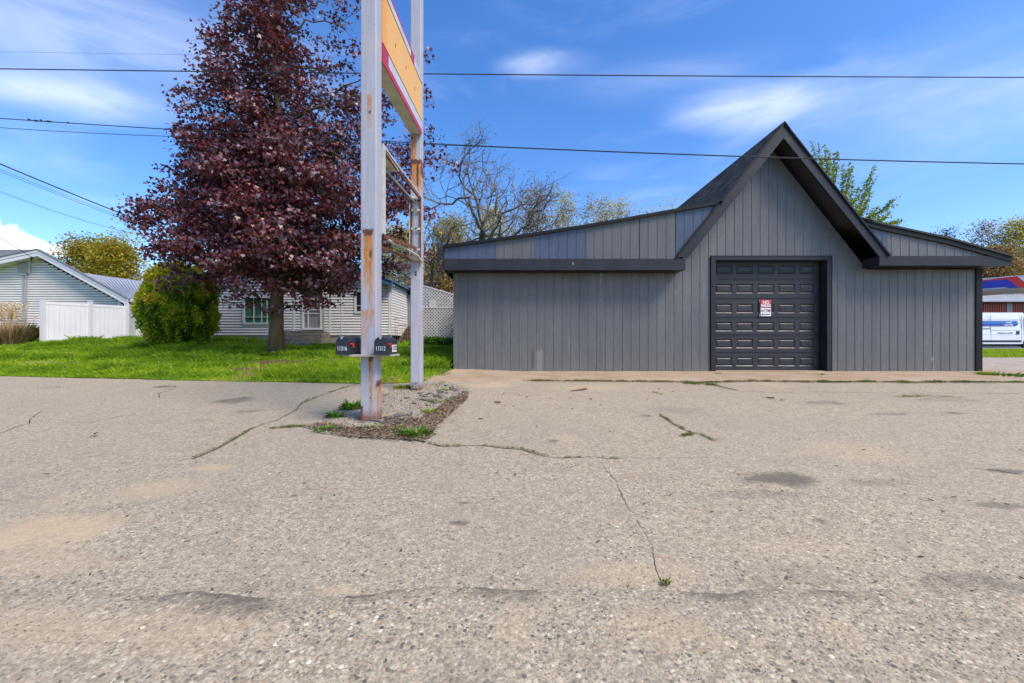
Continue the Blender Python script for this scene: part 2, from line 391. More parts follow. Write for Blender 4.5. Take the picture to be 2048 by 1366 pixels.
def stones(T, p, scale, jitter=1.0):
    v = T.n('ShaderNodeTexVoronoi'); T.l(p, v.inputs['Vector']); v.inputs['Scale'].default_value = scale; v.inputs['Randomness'].default_value = jitter
    hv = T.n('ShaderNodeSeparateColor'); T.l(v.outputs['Color'], hv.inputs[0])
    return v.outputs['Distance'], hv.outputs[0], hv.outputs[1]
def asphalt_mat(name, coarse):
    m, T = newmat(name); p = pos(T)
    big = T.noise(p, .55, 5, .6, .3); mid = T.noise(p, 4.5, 5, .65, .2); warp = T.noise(p, 90, 2, .5)
    pp = T.vm('ADD', p, T.vm('MULTIPLY', T.n('ShaderNodeTexNoise').outputs['Color'], (0, 0, 0)))
    s1, s2 = (46, 115) if coarse else (68, 150)
    d1, h1, g1 = stones(T, pp, s1); d2, h2, g2 = stones(T, pp, s2)
    stone = [(0, (.06, .055, .055)), (.10, (.12, .11, .11)), (.24, (.25, .205, .165)), (.42, (.36, .305, .25)), (.62, (.47, .41, .35)), (.80, (.60, .545, .48)), (.92, (.42, .25, .16)), (1, (.85, .80, .73))]
    c1 = T.ramp(h1, stone); c2 = T.ramp(h2, stone)
    use = T.rng(g1, .55 if coarse else .66, .6 if coarse else .7)
    fill = T.mix(.42, c2, (.39, .315, .25))
    k = T.mix(T.m('MULTIPLY', use, T.rng(d1, .52, .40)), fill, c1)
    k = T.mix(T.m('MULTIPLY', T.rng(d1, .38, .62), .30), k, (.20, .165, .14))
    gr = T.noise(p, 26, 4, .75); k = T.mix(T.rng(gr, .48, .70, 0, .6), k, (.17, .145, .125)); k = T.mix(T.rng(gr, .5, .3, 0, .5), k, (.58, .52, .45))
    d3, h3, g3 = stones(T, pp, 30); k = T.mix(T.m('MULTIPLY', T.rng(g3, .86, .9), T.rng(d3, .30, .22)), k, (.09, .085, .085))
    # grime and dusty zones painted on the sheet
    dk = T.n('ShaderNodeAttribute', attribute_name='dark').outputs['Fac']; sa = T.n('ShaderNodeAttribute', attribute_name='sand').outputs['Fac']
    rd = T.n('ShaderNodeAttribute', attribute_name='rust').outputs['Fac']
    k = T.mix(T.m('MULTIPLY', T.rng(big, .40, .66, 0, 1, True), .34), k, (.30, .255, .23))
    k = T.mix(T.m('MULTIPLY', T.rng(mid, .48, .70, 0, 1, True), .30), k, (.22, .19, .17))
    k = T.mix(T.m('MULTIPLY', T.m('MULTIPLY', sa, T.rng(mid, .28, .6, .35, 1)), .95), k, (.50, .375, .265))
    k = T.mix(T.m('MULTIPLY', T.m('MULTIPLY', rd, T.rng(mid, .3, .55, .3, 1)), .6), k, (.38, .17, .09))
    brk = T.m('SUBTRACT', T.noise(p, 11, 6, .7, .5), .5); dkm = T.rng(T.m('ADD', dk, T.m('MULTIPLY', brk, 1.25)), .10, 1.05, 0, 1, True); dkm = T.m('MULTIPLY', dkm, T.rng(dk, .02, .25))
    k = T.mix(T.m('MULTIPLY', dkm, .80), k, (.095, .082, .078))
    h = T.m('ADD', T.m('MULTIPLY', T.m('SUBTRACT', .6, d1), T.m('ADD', T.m('MULTIPLY', use, .8), .3)), T.m('MULTIPLY', d2, -.35))
    h = T.m('ADD', h, T.m('MULTIPLY', mid, .8))
    k = T.mix(1.0, k, (.95, .945, .785), 'MULTIPLY')
    finish(T, k, .9, 0, h, .55 if coarse else .4, .008 if coarse else .005, .3); return m
M['asphalt'] = asphalt_mat('worn_asphalt', False); M['road'] = asphalt_mat('road_edge_asphalt', True)

def lawn_mat():
    m, T = newmat('lawn_soil'); p = pos(T)
    a = T.n('ShaderNodeAttribute', attribute_name='bare').outputs['Fac']
    k = T.mix(T.noise(p, 12, 5, .6), (.06, .13, .008), (.11, .22, .015))
    k = T.mix(a, k, T.mix(T.noise(p, 25, 4, .7), (.08, .05, .025), (.17, .11, .055)))
    finish(T, k, .95, 0, T.noise(p, 60, 3), .8, .02, .1); return m
M['lawn'] = lawn_mat()
def ground_mat(name, a, b, c, sc=3.0):
    m, T = newmat(name); p = pos(T)
    k = T.mix(T.rng(T.noise(p, sc, 5, .6), .35, .65, 0, 1, True), a, b)
    k = T.mix(T.m('MULTIPLY', T.rng(T.noise(p, 40, 3, .7), .4, .7), .6), k, c)
    finish(T, k, .95, 0, T.noise(p, 60, 3), .6, .015, .2); return m
M['earth'] = ground_mat('rough_grass_ground', (.05, .10, .015), (.09, .12, .03), (.04, .06, .012), .6)
M['gravel'] = ground_mat('tan_gravel', (.34, .28, .22), (.42, .36, .29), (.22, .17, .12))
M['pad'] = ground_mat('tan_concrete', (.34, .245, .155), (.40, .31, .215), (.22, .165, .11), 1.6)
M['strip'] = ground_mat('mossy_debris', (.16, .115, .07), (.26, .21, .16), (.07, .055, .035), 9)
M['stone'] = ground_mat('pale_pebbles', (.42, .38, .34), (.52, .49, .45), (.2, .18, .16), 40)
M['crackfill'] = ground_mat('crack_dirt', (.09, .072, .05), (.16, .13, .09), (.05, .045, .025), 14)
M['crackdark'] = ground_mat('open_crack', (.035, .03, .024), (.07, .058, .045), (.02, .018, .014), 30)
M['slab'] = ground_mat('broken_asphalt', (.085, .085, .085), (.14, .135, .13), (.24, .22, .2), 30)

M['maple'] = foliage('maple_leaves', [(0, (.040, .011, .014)), (.35, (.09, .020, .026)), (.62, (.20, .035, .035)), (.72, (.13, .070, .095)), (.9, (.22, .15, .20)), (1, (.30, .22, .26))], .18, .42, .6)  # lilac end of the ramp paints the sky's reflection into the leaf colour
M['grass'] = foliage('grass_blades', [(0, (.15, .27, .012)), (.5, (.28, .44, .018)), (.82, (.42, .54, .03)), (.94, (.50, .46, .10)), (1, (.52, .44, .2))], .45, .55, .25)
M['moss'] = foliage('crack_moss', [(0, (.05, .045, .015)), (.4, (.09, .13, .015)), (.8, (.17, .23, .03)), (1, (.32, .27, .12))], .3, .7, .2)
M['weed'] = foliage('weed_leaves', [(0, (.06, .16, .012)), (.6, (.13, .29, .03)), (1, (.25, .40, .07))], .3, .5, .3)
M['dry'] = foliage('dry_litter', [(0, (.06, .036, .02)), (.5, (.15, .095, .055)), (1, (.38, .27, .16))], .1, .8, .2)
M['reed'] = foliage('dry_reeds', [(0, (.30, .17, .07)), (.5, (.52, .34, .16)), (1, (.72, .56, .34))], .2, .7, .2)
M['shrub'] = foliage('shrub_sprigs', [(0, (.04, .09, .006)), (.25, (.11, .21, .010)), (.55, (.30, .39, .015)), (.88, (.54, .52, .03)), (1, (.55, .38, .04))], .25, .6, .2)
M['yellowleaf'] = foliage('yellow_green_leaves', [(0, (.12, .13, .015)), (.5, (.32, .27, .02)), (1, (.50, .40, .05))], .4)
M['springleaf'] = foliage('spring_leaves', [(0, (.20, .20, .05)), (.5, (.42, .41, .10)), (1, (.58, .53, .22))], .4)
M['budleaf'] = foliage('budding_leaves', [(0, (.14, .085, .04)), (.5, (.28, .18, .08)), (1, (.38, .34, .12))], .3)
M['greenleaf'] = foliage('fresh_green_leaves', [(0, (.08, .15, .02)), (.5, (.20, .30, .03)), (1, (.34, .40, .05))], .4)
M['pine'] = foliage('pine_needles', [(0, (.015, .04, .015)), (1, (.04, .08, .03))], .15)

# ------------------------------------------------------------------ terrain
def Yb(X):     # front edge of the lawn
    return np.interp(X, [-45, -13.3, -8, -3.43, -2.5, -1.95, -1.64], [14.5, 10.66, 9.78, 9.22, 9.28, 9.75, 10.9])
def gz(X, Y):
    X = np.asarray(X, float); Y = np.asarray(Y, float)
    base = np.where(Y < 20, .035*Y, .70+.012*np.minimum(Y-20, 8))
    cap = np.interp(X, [-14, -11.2, -9.6, -4], [1.235, 1.16, 1.0, 1.0])
    tgt = np.minimum(base+np.maximum(0, Y-Yb(X))*.088, np.maximum(cap, base*0+.6))
    w = sstep(0.5, -1.4, X)
    tgt = np.where(Y > 26, np.maximum(tgt, base), tgt)
    return base*(1-w)+np.maximum(tgt, np.minimum(base, cap))*w
def sheet(name, mat, x0, x1, f0, f1, nx, ny, zoff, wob=0.0, seed=0, xs=None, attrs=None, parent=None, bumpy=.0):
    xs = np.linspace(x0, x1, nx) if xs is None else xs
    t = np.linspace(0, 1, ny)[:, None]
    a = f0(xs)+wob*(fbm(xs*3, xs*0+seed, seed)-.5); b = f1(xs)+wob*(fbm(xs*3, xs*0+seed+9, seed+3)-.5)
    Y = a[None]*(1-t)+b[None]*t; X = np.repeat(xs[None], ny, 0)
    Z = gz(X, Y)+zoff+bumpy*(fbm(X*1.2, Y*1.2, 5)-.5)
    at = attrs(X, Y) if attrs else None
    return gridmesh(name, X, Y, Z, mat, parent, at)
K = lambda v: (lambda x: x*0+v)
xs = np.unique(np.concatenate([np.linspace(-900, -60, 12), np.linspace(-60, 60, 200), np.linspace(60, 900, 12)]))
ys = np.unique(np.concatenate([np.linspace(-300, 2, 12), np.linspace(2, 45, 150), np.linspace(45, 1600, 20)]))
X, Y = np.meshgrid(xs, ys)
o = gridmesh('ground', X, Y, gz(X, np.maximum(Y, -4))-.06, M['earth']); tag(o, 'rough grassy ground running on to the horizon', kind='structure')

def gpix(x, y, it=12):      # pixel on the plain lot -> ground point
    Yv = 1041.4/(y-PY+28.7); return XW(x, Yv), Yv
def stain(X, Y, lst, seed):
    out = np.zeros_like(X)
    for (px, py, rx, ry, amt) in lst:
        gx, gy = gpix(px, py); sx_ = rx/F*gy
        dy = 1041.4/(py-ry-654.3)-1041.4/(py+ry-654.3); sy = abs(dy)/2
        d = np.sqrt(((X-gx)/sx_)**2+((Y-gy)/sy)**2)+(fbm(X*3.1, Y*3.1, seed)-.5)*1.1
        out = np.maximum(out, amt*sstep(1.15, .35, d))
    return out
DARK = [(1580, 955, 110, 18, 1), (1500, 990, 130, 14, .5), (1750, 965, 140, 14, .5), (1990, 1010, 60, 8, .7), (2010, 942, 50, 6, .8), (1640, 1042, 16, 9, .9), (1950, 1180, 200, 45, .55), (1620, 1150, 240, 40, .35),
        (470, 800, 60, 9, .75), (500, 822, 40, 6, .6), (400, 840, 30, 4, .4), (1350, 822, 90, 11, .4), (1640, 805, 60, 6, .6), (1900, 800, 90, 7, .45), (1910, 826, 40, 4, .9), (1560, 800, 40, 5, .3), (1780, 828, 60, 4, .6),
        (1105, 882, 20, 5, .7), (1295, 832, 18, 4, .7), (1300, 882, 14, 3, .7), (915, 1046, 30, 7, 1), (930, 1006, 18, 4, 1), (590, 992, 16, 6, 1), (612, 978, 10, 4, .9), (1060, 790, 60, 6, .3), (900, 830, 40, 24, .3),
        (250, 1195, 280, 12, .35), (560, 1180, 150, 9, .4), (1120, 1188, 100, 8, .3), (700, 1010, 50, 4, .2), (450, 1010, 120, 30, .18), (330, 773, 22, 3, .8), (100, 775, 30, 3, .5), (300, 845, 60, 4, .3)]
SAND = [(80, 1065, 170, 45, .9), (330, 975, 110, 24, .6), (150, 1000, 100, 25, .3), (680, 1180, 60, 12, .5), (760, 1220, 60, 10, .6), (420, 935, 50, 10, .6), (60, 1130, 200, 30, .4), (1250, 1150, 160, 30, .4), (980, 770, 60, 6, .7),
        (1130, 878, 30, 9, .5), (1700, 900, 120, 25, .35), (1560, 1090, 160, 20, .2), (1180, 775, 90, 6, .4), (1550, 770, 25, 6, .5)]
RUST = [(1326, 1115, 12, 5, 1), (1440, 855, 8, 3, .6), (1380, 1025, 12, 4, .9), (1540, 1160, 12, 6, .8), (1255, 955, 7, 3, .7), (1200, 980, 6, 3, .7), (1435, 883, 9, 3, .7), (470, 1070, 8, 4, .8), (670, 978, 8, 3, .8), (75, 1012, 9, 4, .8), (240, 1117, 10, 3, .5), (1235, 1045, 7, 3, .8), (1880, 1040, 9, 3, .6)]
ATT = lambda X, Y: dict(dark=stain(X, Y, DARK, 3), sand=stain(X, Y, SAND, 5), rust=stain(X, Y, RUST, 8))
FR = lambda x: np.where(x < -1.7, Yb(x)+.02, 10.2+.02*np.maximum(x-5, 0))
xs = np.unique(np.concatenate([np.linspace(-40, -12, 60), np.linspace(-12, 12, 520), np.linspace(12, 50, 60)]))
ts = np.linspace(0, 1, 420)[:, None]**1.25
A = K(1.2)(xs); B = FR(xs); Y = A[None]*(1-ts)+B[None]*ts; X = np.repeat(xs[None], 420, 0)
lot = gridmesh('parking_lot', X, Y, gz(X*0+3, Y)+.010*(fbm(X*.8, Y*.8, 5)-.5), M['asphalt'], attrs=ATT(X, Y))
tag(lot, 'worn tan asphalt parking lot with cracks and stains', kind='structure')
def ztop(x, y): return float(gz(3.0, y))
# older coarse road edge in front, ragged, lying on the lot
xs = np.linspace(-14, 14, 900); n = 60
edge = np.interp(xs, [-14, -6, -2.6, -1.6, -.9, -.2, .5, 14], [1.86, 1.90, 1.99, 1.95, 1.93, 2.02, 1.98, 1.96])+.10*(fbm(xs*4, xs*0, 3, 5)-.5)
tt = np.linspace(0, 1, n)[:, None]; Y = -3*(1-tt)+edge[None]*tt; X = np.repeat(xs[None], n, 0)
Z = gz(X*0+3, np.maximum(Y, -9))+.016+.006*(fbm(X*9, Y*9, 7)-.5); Z[-1] -= .014
o = gridmesh('road', X, Y, Z, M['road'], attrs=dict(dark=stain(X, np.maximum(Y, .9), [(1950, 1250, 200, 30, .3), (500, 1230, 260, 30, .3), (1200, 1280, 200, 40, .25), (900, 1330, 160, 30, .25)], 2)+.85*sstep(.16, 0, edge[None]-Y)*sstep(.36, .6, fbm(X*3, Y*5, 9)), sand=.4*sstep(.15, .05, np.abs(edge[None]-.25-Y))*(fbm(X*3, Y*3, 4) > .5), rust=Y*0))
tag(o, 'coarse pebbly road edge nearest the camera with a ragged rim', kind='structure')
o = sheet('concrete_apron', M['pad'], -2.15, 30, lambda x: np.interp(x, [-2.15, -1.6, -.4, 30], [9.75, 9.35, 9.5, 10.1]), lambda x: np.interp(x, [-2.15, -1.66, -1.6, 30], [10.3, 11.0, 11.9, 11.9]), 160, 12, .030, wob=.12)

_c = np.empty(len(o.data.vertices)*3, dtype=np.float32); o.data.vertices.foreach_get('co', _c); _c = _c.reshape(-1, 3); _c[:160, 2] -= .045; o.data.vertices.foreach_set('co', _c.ravel())
tag(o, 'tan concrete apron along the foot of the garage', kind='structure')
o = sheet('gravel_yard', M['gravel'], 13.0, 60, K(11.5), K(17.0), 120, 24, .02, wob=.5); tag(o, 'pale gravel yard right of the garage', kind='structure')
o = sheet('verge', M['lawn'], 5, 120, K(17.0), K(24.6), 100, 24, .02, wob=.6, attrs=lambda X, Y: dict(bare=.5*(fbm(X*2, Y*2, 3) > .6))); tag(o, 'green grass verge in front of the far road', kind='structure')
o = sheet('street', pm('street_asphalt', (.16, .16, .165), .1, 1, .9), 5, 160, K(24.6), K(40), 60, 12, .03); tag(o, 'grey street asphalt under the parked van', kind='structure')
BARE = [(140, 729, 44, 3.5, 1), (560, 726, 80, 8, 1), (480, 742, 60, 5, .9), (250, 742, 60, 3, .5), (330, 720, 50, 3, .45), (500, 742, 55, 4, .9), (650, 722, 60, 4, .7), (60, 727, 30, 2, .3), (440, 738, 50, 3, .4), (590, 750, 60, 3, .4), (880, 716, 18, 2, .8), (560, 762, 160, 2.5, .5), (890, 742, 14, 6, .8)]
def lawnpt(px, py):
    Ys = np.linspace(9.2, 24, 1500); Xs = (px-PX)/F*Ys; yy = PY-(gz(Xs, Ys)-CZ)/Ys*F
    i = np.where(yy <= py)[0]; i = i[0] if len(i) else -1
    return Xs[i], Ys[i]
def bare(X, Y):
    out = np.zeros_like(X)
    for (px, py, rx, ry, amt) in BARE:
        gx, gy = lawnpt(px, py); sx_ = rx/F*gy; sy = max(.15, abs(lawnpt(px, py-ry)[1]-lawnpt(px, py+ry)[1])/2)
        d = np.sqrt(((X-gx)/sx_)**2+((Y-gy)/sy)**2)+(fbm(X*2.3, Y*2.3, 12)-.5)*1.4
        out = np.maximum(out, amt*sstep(1.1, .5, d))
    return out
xs = np.linspace(-44, -1.60, 300)
o = sheet('lawn', M['lawn'], 0, 0, lambda x: Yb(x), K(27.0), 0, 120, .012, xs=xs, wob=.10, attrs=lambda X, Y: dict(bare=bare(X, Y)))
tag(o, 'sloping green lawn with bare patches before the houses', kind='structure')
# ------------------------------------------------------------------ garage
YF, YW, YBK = 11.0, 11.55, 21.0
G0 = (7.28, YW, .40)
ga = thing('garage', 'dark grey metal-sided garage with steep central gable and low wings', 'garage', G0)
APX, APZ, SL, TH = XW(1567, YF), ZW(246, YF), 1.263, .406
def roofline(x): return APZ-SL*abs(x-APX)
wt = lambda x: max(3.30, roofline(x)-TH)
XL, XR = XW(908, YW), XW(1962, YW)
DX0, DX1, DZ = XW(1421, YW), XW(1661, YW), ZW(513, YW)
PITCH = .2423
def ribbed(x0, x1, top, bot, y, off, rib=.013, yaw=1):
    """profile points (x, depth) of a ribbed sheet; top/bot functions of x"""
    pts = []
    k = math.floor((x0-off)/PITCH)
    while True:
        c = off+k*PITCH
        if c > x1+PITCH: break
        for dx, d in ((-.017, 0), (-.009, rib), (.009, rib), (.017, 0), (.075, 0), (.080, .0012), (.092, .0012), (.097, 0), (.145, 0), (.150, .0012), (.162, .0012), (.167, 0)):
            if x0 < c+dx < x1: pts.append((c+dx, d))
        k += 1
    return [(x0, 0)]+pts+[(x1, 0)]
def siding_panel(parent, x0, x1, top, bot, y, off, mat, rib=.010, splits=()):
    mb = MB(); pr = ribbed(x0, x1, top, bot, y, off, rib)
    xs = sorted(set([p[0] for p in pr]+[s for s in splits if x0 < s < x1])); f = lambda x: np.interp(x, [p[0] for p in pr], [p[1] for p in pr])
    for a, b in zip(xs[:-1], xs[1:]):
        ya, yb = y-f(a), y-f(b); ba, bb = bot(a+1e-5), bot(b-1e-5); ta, tb = top(a+1e-5), top(b-1e-5)
        if ta-ba < .004 and tb-bb < .004: continue
        mb.face([(a, ya, ba), (b, yb, bb), (b, yb, tb), (a, ya, ta)])
    if not mb.f: return
    o = mb.build('siding_panel', mat, parent)
    return o
wbot = lambda x: DZ if DX0 < x < DX1 else .422
off = XW(919, YW)
SHW = PITCH*4
edges = [XL]
e = off+.10
while e < XR: edges.append(e); e += SHW
edges.append(XR)
cutx = sorted(set([DX0, DX1]))
for a, b in zip(edges[:-1], edges[1:]):
    if b-a < .03: continue
    segs = [a]+[c for c in cutx if a < c < b]+[b]
    for s0, s1 in zip(segs[:-1], segs[1:]):
        siding_panel(ga, s0+.001, s1-.001, wt, wbot, YW-(.002 if int(a*7) % 2 else 0), off, M['siding'], splits=(APX,))
# screws with dark washers: rows of small heads
mb = MB()
for zz in (.75, 1.42, 2.09, 2.76):
    k = 0
    while off+k*PITCH < XR-.1:
        x = off+k*PITCH+.04
        if not (DX0 < x < DX1): mb.box(x-.004, x+.004, YW-.008, YW, zz+.01*math.sin(k*9), zz+.009+.01*math.sin(k*9))
        k += 1
for zz in (4.2, 5.2):
    for k in range(20, 46):
        x = off+k*PITCH+.04
        if wt(x) > zz+.1: mb.box(x-.006, x+.006, YW-.008, YW, zz, zz+.012)
tag(mb.build('screws', M['trimblack'], ga), kind='stuff')
# body: side and rear walls, base
mb = MB()
mb.box(XL, XL+.08, YW+.01, YBK, .35, 3.3); mb.box(XR-.08, XR, YW+.01, YBK, .35, 3.3); mb.box(XL, XR, YBK-.1, YBK, .35, 3.3)
mb.xz([(APX-2.6, 3.3), (APX+2.6, 3.3), (APX, roofline(APX)-TH)], YBK-.1, YBK)
mb.build('rear_wall', M['siding'], ga)
MB_ = MB(); MB_.box(XL+.02, DX0-.01, YW+.012, YW+.12, .36, .421); MB_.box(DX1+.01, XR, YW+.012, YW+.12, .36, .421); MB_.build('base_sill', M['trimblack'], ga)
# eave beams with soffit underneath
def beam(x0, x1, z0, z1, name='eave_beam'):
    mb = MB(); mb.box(x0, x1, YF, YF+.05, z0, z1); mb.box(x0, x1, YF+.05, YW-.021, z0+.012, z0+.035, 1); mb.box(x0, x0+.04, YF+.05, YW-.021, z0+.035, z1); mb.box(x1-.04, x1, YF+.05, YW-.021, z0+.035, z1)
    mb.build(name, [M['trim'], M['soffit']], ga)
bl0, bl1 = XW(888, YF), XW(1371, YF); br0, br1 = 9.86, XW(2023, YF)
beam(bl0, bl1, ZW(540, YF), ZW(517.5, YF)); beam(br0, br1, ZW(531, YF), ZW(512, YF))
mb = MB(); mb.box(XW(1146, YF)-.004, XW(1146, YF)+.004, YF-.006, YF, ZW(530, YF), ZW(524, YF)); mb.build('paint_chip', M['numeral'], ga)
# parapet strips above the beams
LT = [(XW(x, YF), ZW(y, YF)) for x, y in ((888, 490), (1029, 471.5), (1194, 445.5), (1343, 419), (1445, 402))]
RT = [(XW(x, YF), ZW(y, YF)) for x, y in ((1700, 428), (1720, 435.3), (1750, 443), (1780, 450), (1897, 475), (2023, 510.5))]
ltop = lambda x: float(np.interp(x, [p[0] for p in LT], [p[1] for p in LT]))
rtop = lambda x: float(np.interp(x, [p[0] for p in RT], [p[1] for p in RT]))
LB, RB = ZW(517.5, YF)+.002, ZW(512, YF)+.002
x = bl0; i = 0; tones = 'bbwbbbwb'
bx = [888, 992, 1069, 1174, 1280, 1352, 1460]
for i, (a, b) in enumerate(zip(bx[:-1], bx[1:])):
    a, b = XW(a, YF), XW(b, YF)
    n = max(1, round((b-a)/SHW)); 
    for q in range(n):
        s0, s1 = a+(b-a)*q/n, a+(b-a)*(q+1)/n
        lowf = lambda x: max(LB, min(roofline(x)-.02, 9)) if x > XW(1355, YF)-.05 else LB
        siding_panel(ga, s0+.001, s1-.001, lambda x: max(lowf(x), ltop(x)-.03), lowf, YF+.04, off*YF/YW, M['sidingblue' if i % 2 == 0 and i != 4 else ('sidingblue' if i == 5 else 'sidingwarm')], rib=.010, splits=tuple(p[0] for p in LT))
for i, (a, b) in enumerate(((1722, 1777), (1777, 1850), (1850, 1925), (1925, 1995))):
    a, b = XW(a, YF), XW(b, YF)
    lowf = lambda x: max(RB, roofline(x)-.02) if x < APX+2.9 else RB
    siding_panel(ga, a+.001, b-.001, lambda x: max(lowf(x), rtop(x)-.03), lowf, YF+.04, off*YF/YW, M['sidingblue' if i == 0 else 'siding'], rib=.010, splits=tuple(p[0] for p in RT))
# wing roofs and their edges
def roofslab(pts, th, y0, y1, name, mat, parent=ga):
    mb = MB(); up = pts; dn = [(x, z-th) for x, z in pts]
    for a, b, c, d in zip(up[:-1], up[1:], dn[:-1], dn[1:]):
        mb.face([(a[0], y0, a[1]), (b[0], y0, b[1]), (b[0], y1, b[1]), (a[0], y1, a[1])])
        mb.face([(c[0], y0, c[1]), (c[0], y1, c[1]), (d[0], y1, d[1]), (d[0], y0, d[1])])
        mb.face([(a[0], y0, a[1]), (c[0], y0, c[1]), (d[0], y0, d[1]), (b[0], y0, b[1])])
        mb.face([(a[0], y1, a[1]), (b[0], y1, b[1]), (d[0], y1, d[1]), (c[0], y1, c[1])])
    for p, q in ((up[0], dn[0]), (up[-1], dn[-1])): mb.face([(p[0], y0, p[1]), (p[0], y1, p[1]), (q[0], y1, q[1]), (q[0], y0, q[1])])
    return mb.build(name, mat, parent)
roofslab([(LT[0][0]-.03, LT[0][1]-.004)]+LT[1:], .045, YF-.03, YBK+.3, 'wing_roof', M['shingle'])
roofslab([(LT[0][0]-.03, LT[0][1]-.006)]+[(a, b-.002) for a, b in LT[1:]], .075, YF-.045, YF-.031, 'drip_edge', M['trimblack'])
mb = MB(); mb.box(bl0-.02, bl0, YF-.005, YBK, ZW(540, YF), LT[0][1]-.05); mb.build('end_trim', M['trimblack'], ga)
roofslab(RT[1:], .05, YF-.05, YBK+.3, 'wing_roof', M['shingle'])
roofslab([(p[0], p[1]-.052) for p in RT[1:]], .13, YF-.02, YF+.035, 'rake_board', M['trimblack'])
mb = MB(); mb.box(br1-.03, br1, YF+.05, YBK, ZW(531, YF)+.03, ZW(513, YF)); mb.build('end_trim', M['trimblack'], ga)
# gable roof slabs, with a flare where the right slope meets the wing
def slope(side):
    x_e = APX-2.86 if side < 0 else APX+2.84
    return [(x_e, roofline(x_e)), (APX, APZ)] if side < 0 else [(APX, APZ), (x_e, roofline(x_e))]
mb = MB()
xl = APX-2.86
nrow = 36; nx = 30; V = []; tn = []
L = math.hypot(2.86, 2.86*SL); ex = L/nrow; ux, uz = -2.86/L, -2.86*SL/L; nxx, nzz = -uz*-1, 0
nrm = Vector((-SL, 0, 1)).normalized()
for r in range(nrow):
    y = YF-.03-random.random()*.2
    while y < YBK+.3:
        w = .3+random.uniform(-.02, .02); y2 = min(y+w-.008, YBK+.3); y1 = max(y, YF-.03)
        s0, s1 = r*ex-.01, (r+1)*ex; t = .020+random.uniform(-.004, .006)
        A_ = Vector((APX+ux*s0, 0, APZ+uz*s0))+nrm*.004; B_ = Vector((APX+ux*s1, 0, APZ+uz*s1))+nrm*t; C_ = Vector((APX+ux*s1, 0, APZ+uz*s1))
        c = random.choice([.15, .35, .5, .6, .8])+random.uniform(-.12, .12)
        V += [(A_.x, y1, A_.z), (A_.x, y2, A_.z), (B_.x, y2, B_.z), (B_.x, y1, B_.z)]; tn.append(c)
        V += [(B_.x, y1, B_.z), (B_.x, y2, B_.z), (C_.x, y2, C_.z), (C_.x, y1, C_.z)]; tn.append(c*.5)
        y += w
tag(bulk('roof_shingles', V, 4, M['shingle'], ga, tn), kind='stuff')
roofslab([(xl, roofline(xl)), (APX, APZ)], .05, YF-.02, YBK+.3, 'gable_roof', M['shingle'])
flare = [(APX+.02, APZ+.01), (XW(1716, YF), roofline(XW(1716, YF))+.012), (XW(1727, YF), ZW(438.5, YF)), (XW(1745, YF), ZW(442, YF))]
roofslab(flare, .03, YF-.05, YBK+.3, 'gable_roof', M['shingle'])
mb = MB(); mb.xz([(APX-.15, APZ-.185), (APX, APZ+.03), (APX+.15, APZ-.17), (APX, APZ+.008)], YF-.06, YBK+.3); mb.build('ridge_cap', M['shingle'], ga)
# rake boards
ax = APX; bxl = XW(1356, YF); bxr = XW(1777, YF)
mb = MB(); mb.xz([(ax, APZ-.012), (ax, APZ-TH), (XW(1376, YF), ZW(515.5, YF)), (bxl-.03, ZW(514, YF))], YF-.01, YF+.03); mb.build('rake_board', M['trim'], ga)
mb = MB(); mb.xz([(ax+.001, APZ-.012), (bxr, ZW(512, YF)), (9.86, ZW(513.8, YF)), (ax+.001, APZ-TH)], YF-.01, YF+.03); mb.build('rake_board', M['trim'], ga)
mb = MB(); e = .035
mb.xz([(ax, APZ+.02), (ax, APZ-e), (bxl-.02, ZW(514, YF)-.01), (bxl-.06, ZW(513, YF)+.03)], YF-.045, YF-.012); mb.build('drip_edge', M['trimblack'], ga)
mb = MB(); mb.xz([(ax, APZ+.02), (bxr+.04, ZW(513, YF)+.03), (bxr, ZW(513, YF)-.0), (ax, APZ-e)], YF-.045, YF-.012); mb.build('drip_edge', M['trimblack'], ga)
# soffit boards under both rakes
sof = MB(); sof.box(-.055, .055, 0, YW-.022-YF-.035, 0, .012); s0 = None
for side in (-1, 1):
    n = 31
    for k in range(n):
        sx_ = .06+k*.0925; x = ax+side*sx_; z = APZ-TH-SL*sx_
        if z < 3.4: break
        if s0 is None:
            s0 = MB(); s0.box(-.068, .068, 0, YW-.022-YF-.035, 0, .012); me = s0.build('soffit_board', M['soffit'], ga); q = me
        else: q = link(bpy.data.objects.new('soffit_board', s0m), ga)
        s0m = q.data
        q.location = (x-G0[0], YF+.032-G0[1], z+.004+random.uniform(-.001, .001)-G0[2]); q.rotation_euler = (0, side*math.atan(SL), 0)
# corner post right and left corner
mb = MB(); mb.box(XW(1950, YW), XR+.004, YW-.035, YW+.1, .36, 3.30); mb.build('corner_trim', M['trimblack'], ga)
mb = MB(); mb.box(XL-.012, XL+.02, YW-.024, YW+.06, .40, 3.25); mb.build('corner_trim', M['siding'], ga)
# door frame
ix0, ix1, iz = XW(1430, YW), XW(1652, YW), ZW(520.5, YW)
fy = YW-.045
mb = MB()
mb.box(DX0, ix0, fy, YW+.24, .40, DZ); mb.box(ix1, DX1, fy, YW+.24, .38, DZ); mb.box(ix0, ix1, fy, YW+.24, iz, DZ)
mb.build('door_frame', M['trim'], ga)
mb = MB(); mb.box(DX0-.014, DX0-.001, fy-.006, YW, .40, DZ+.012); mb.box(DX0-.014, DX1+.014, fy-.006, YW, DZ+.001, DZ+.014); mb.box(DX1+.001, DX1+.014, fy-.006, YW, .40, DZ+.012); mb.build('frame_flashing', M['trimblack'], ga)
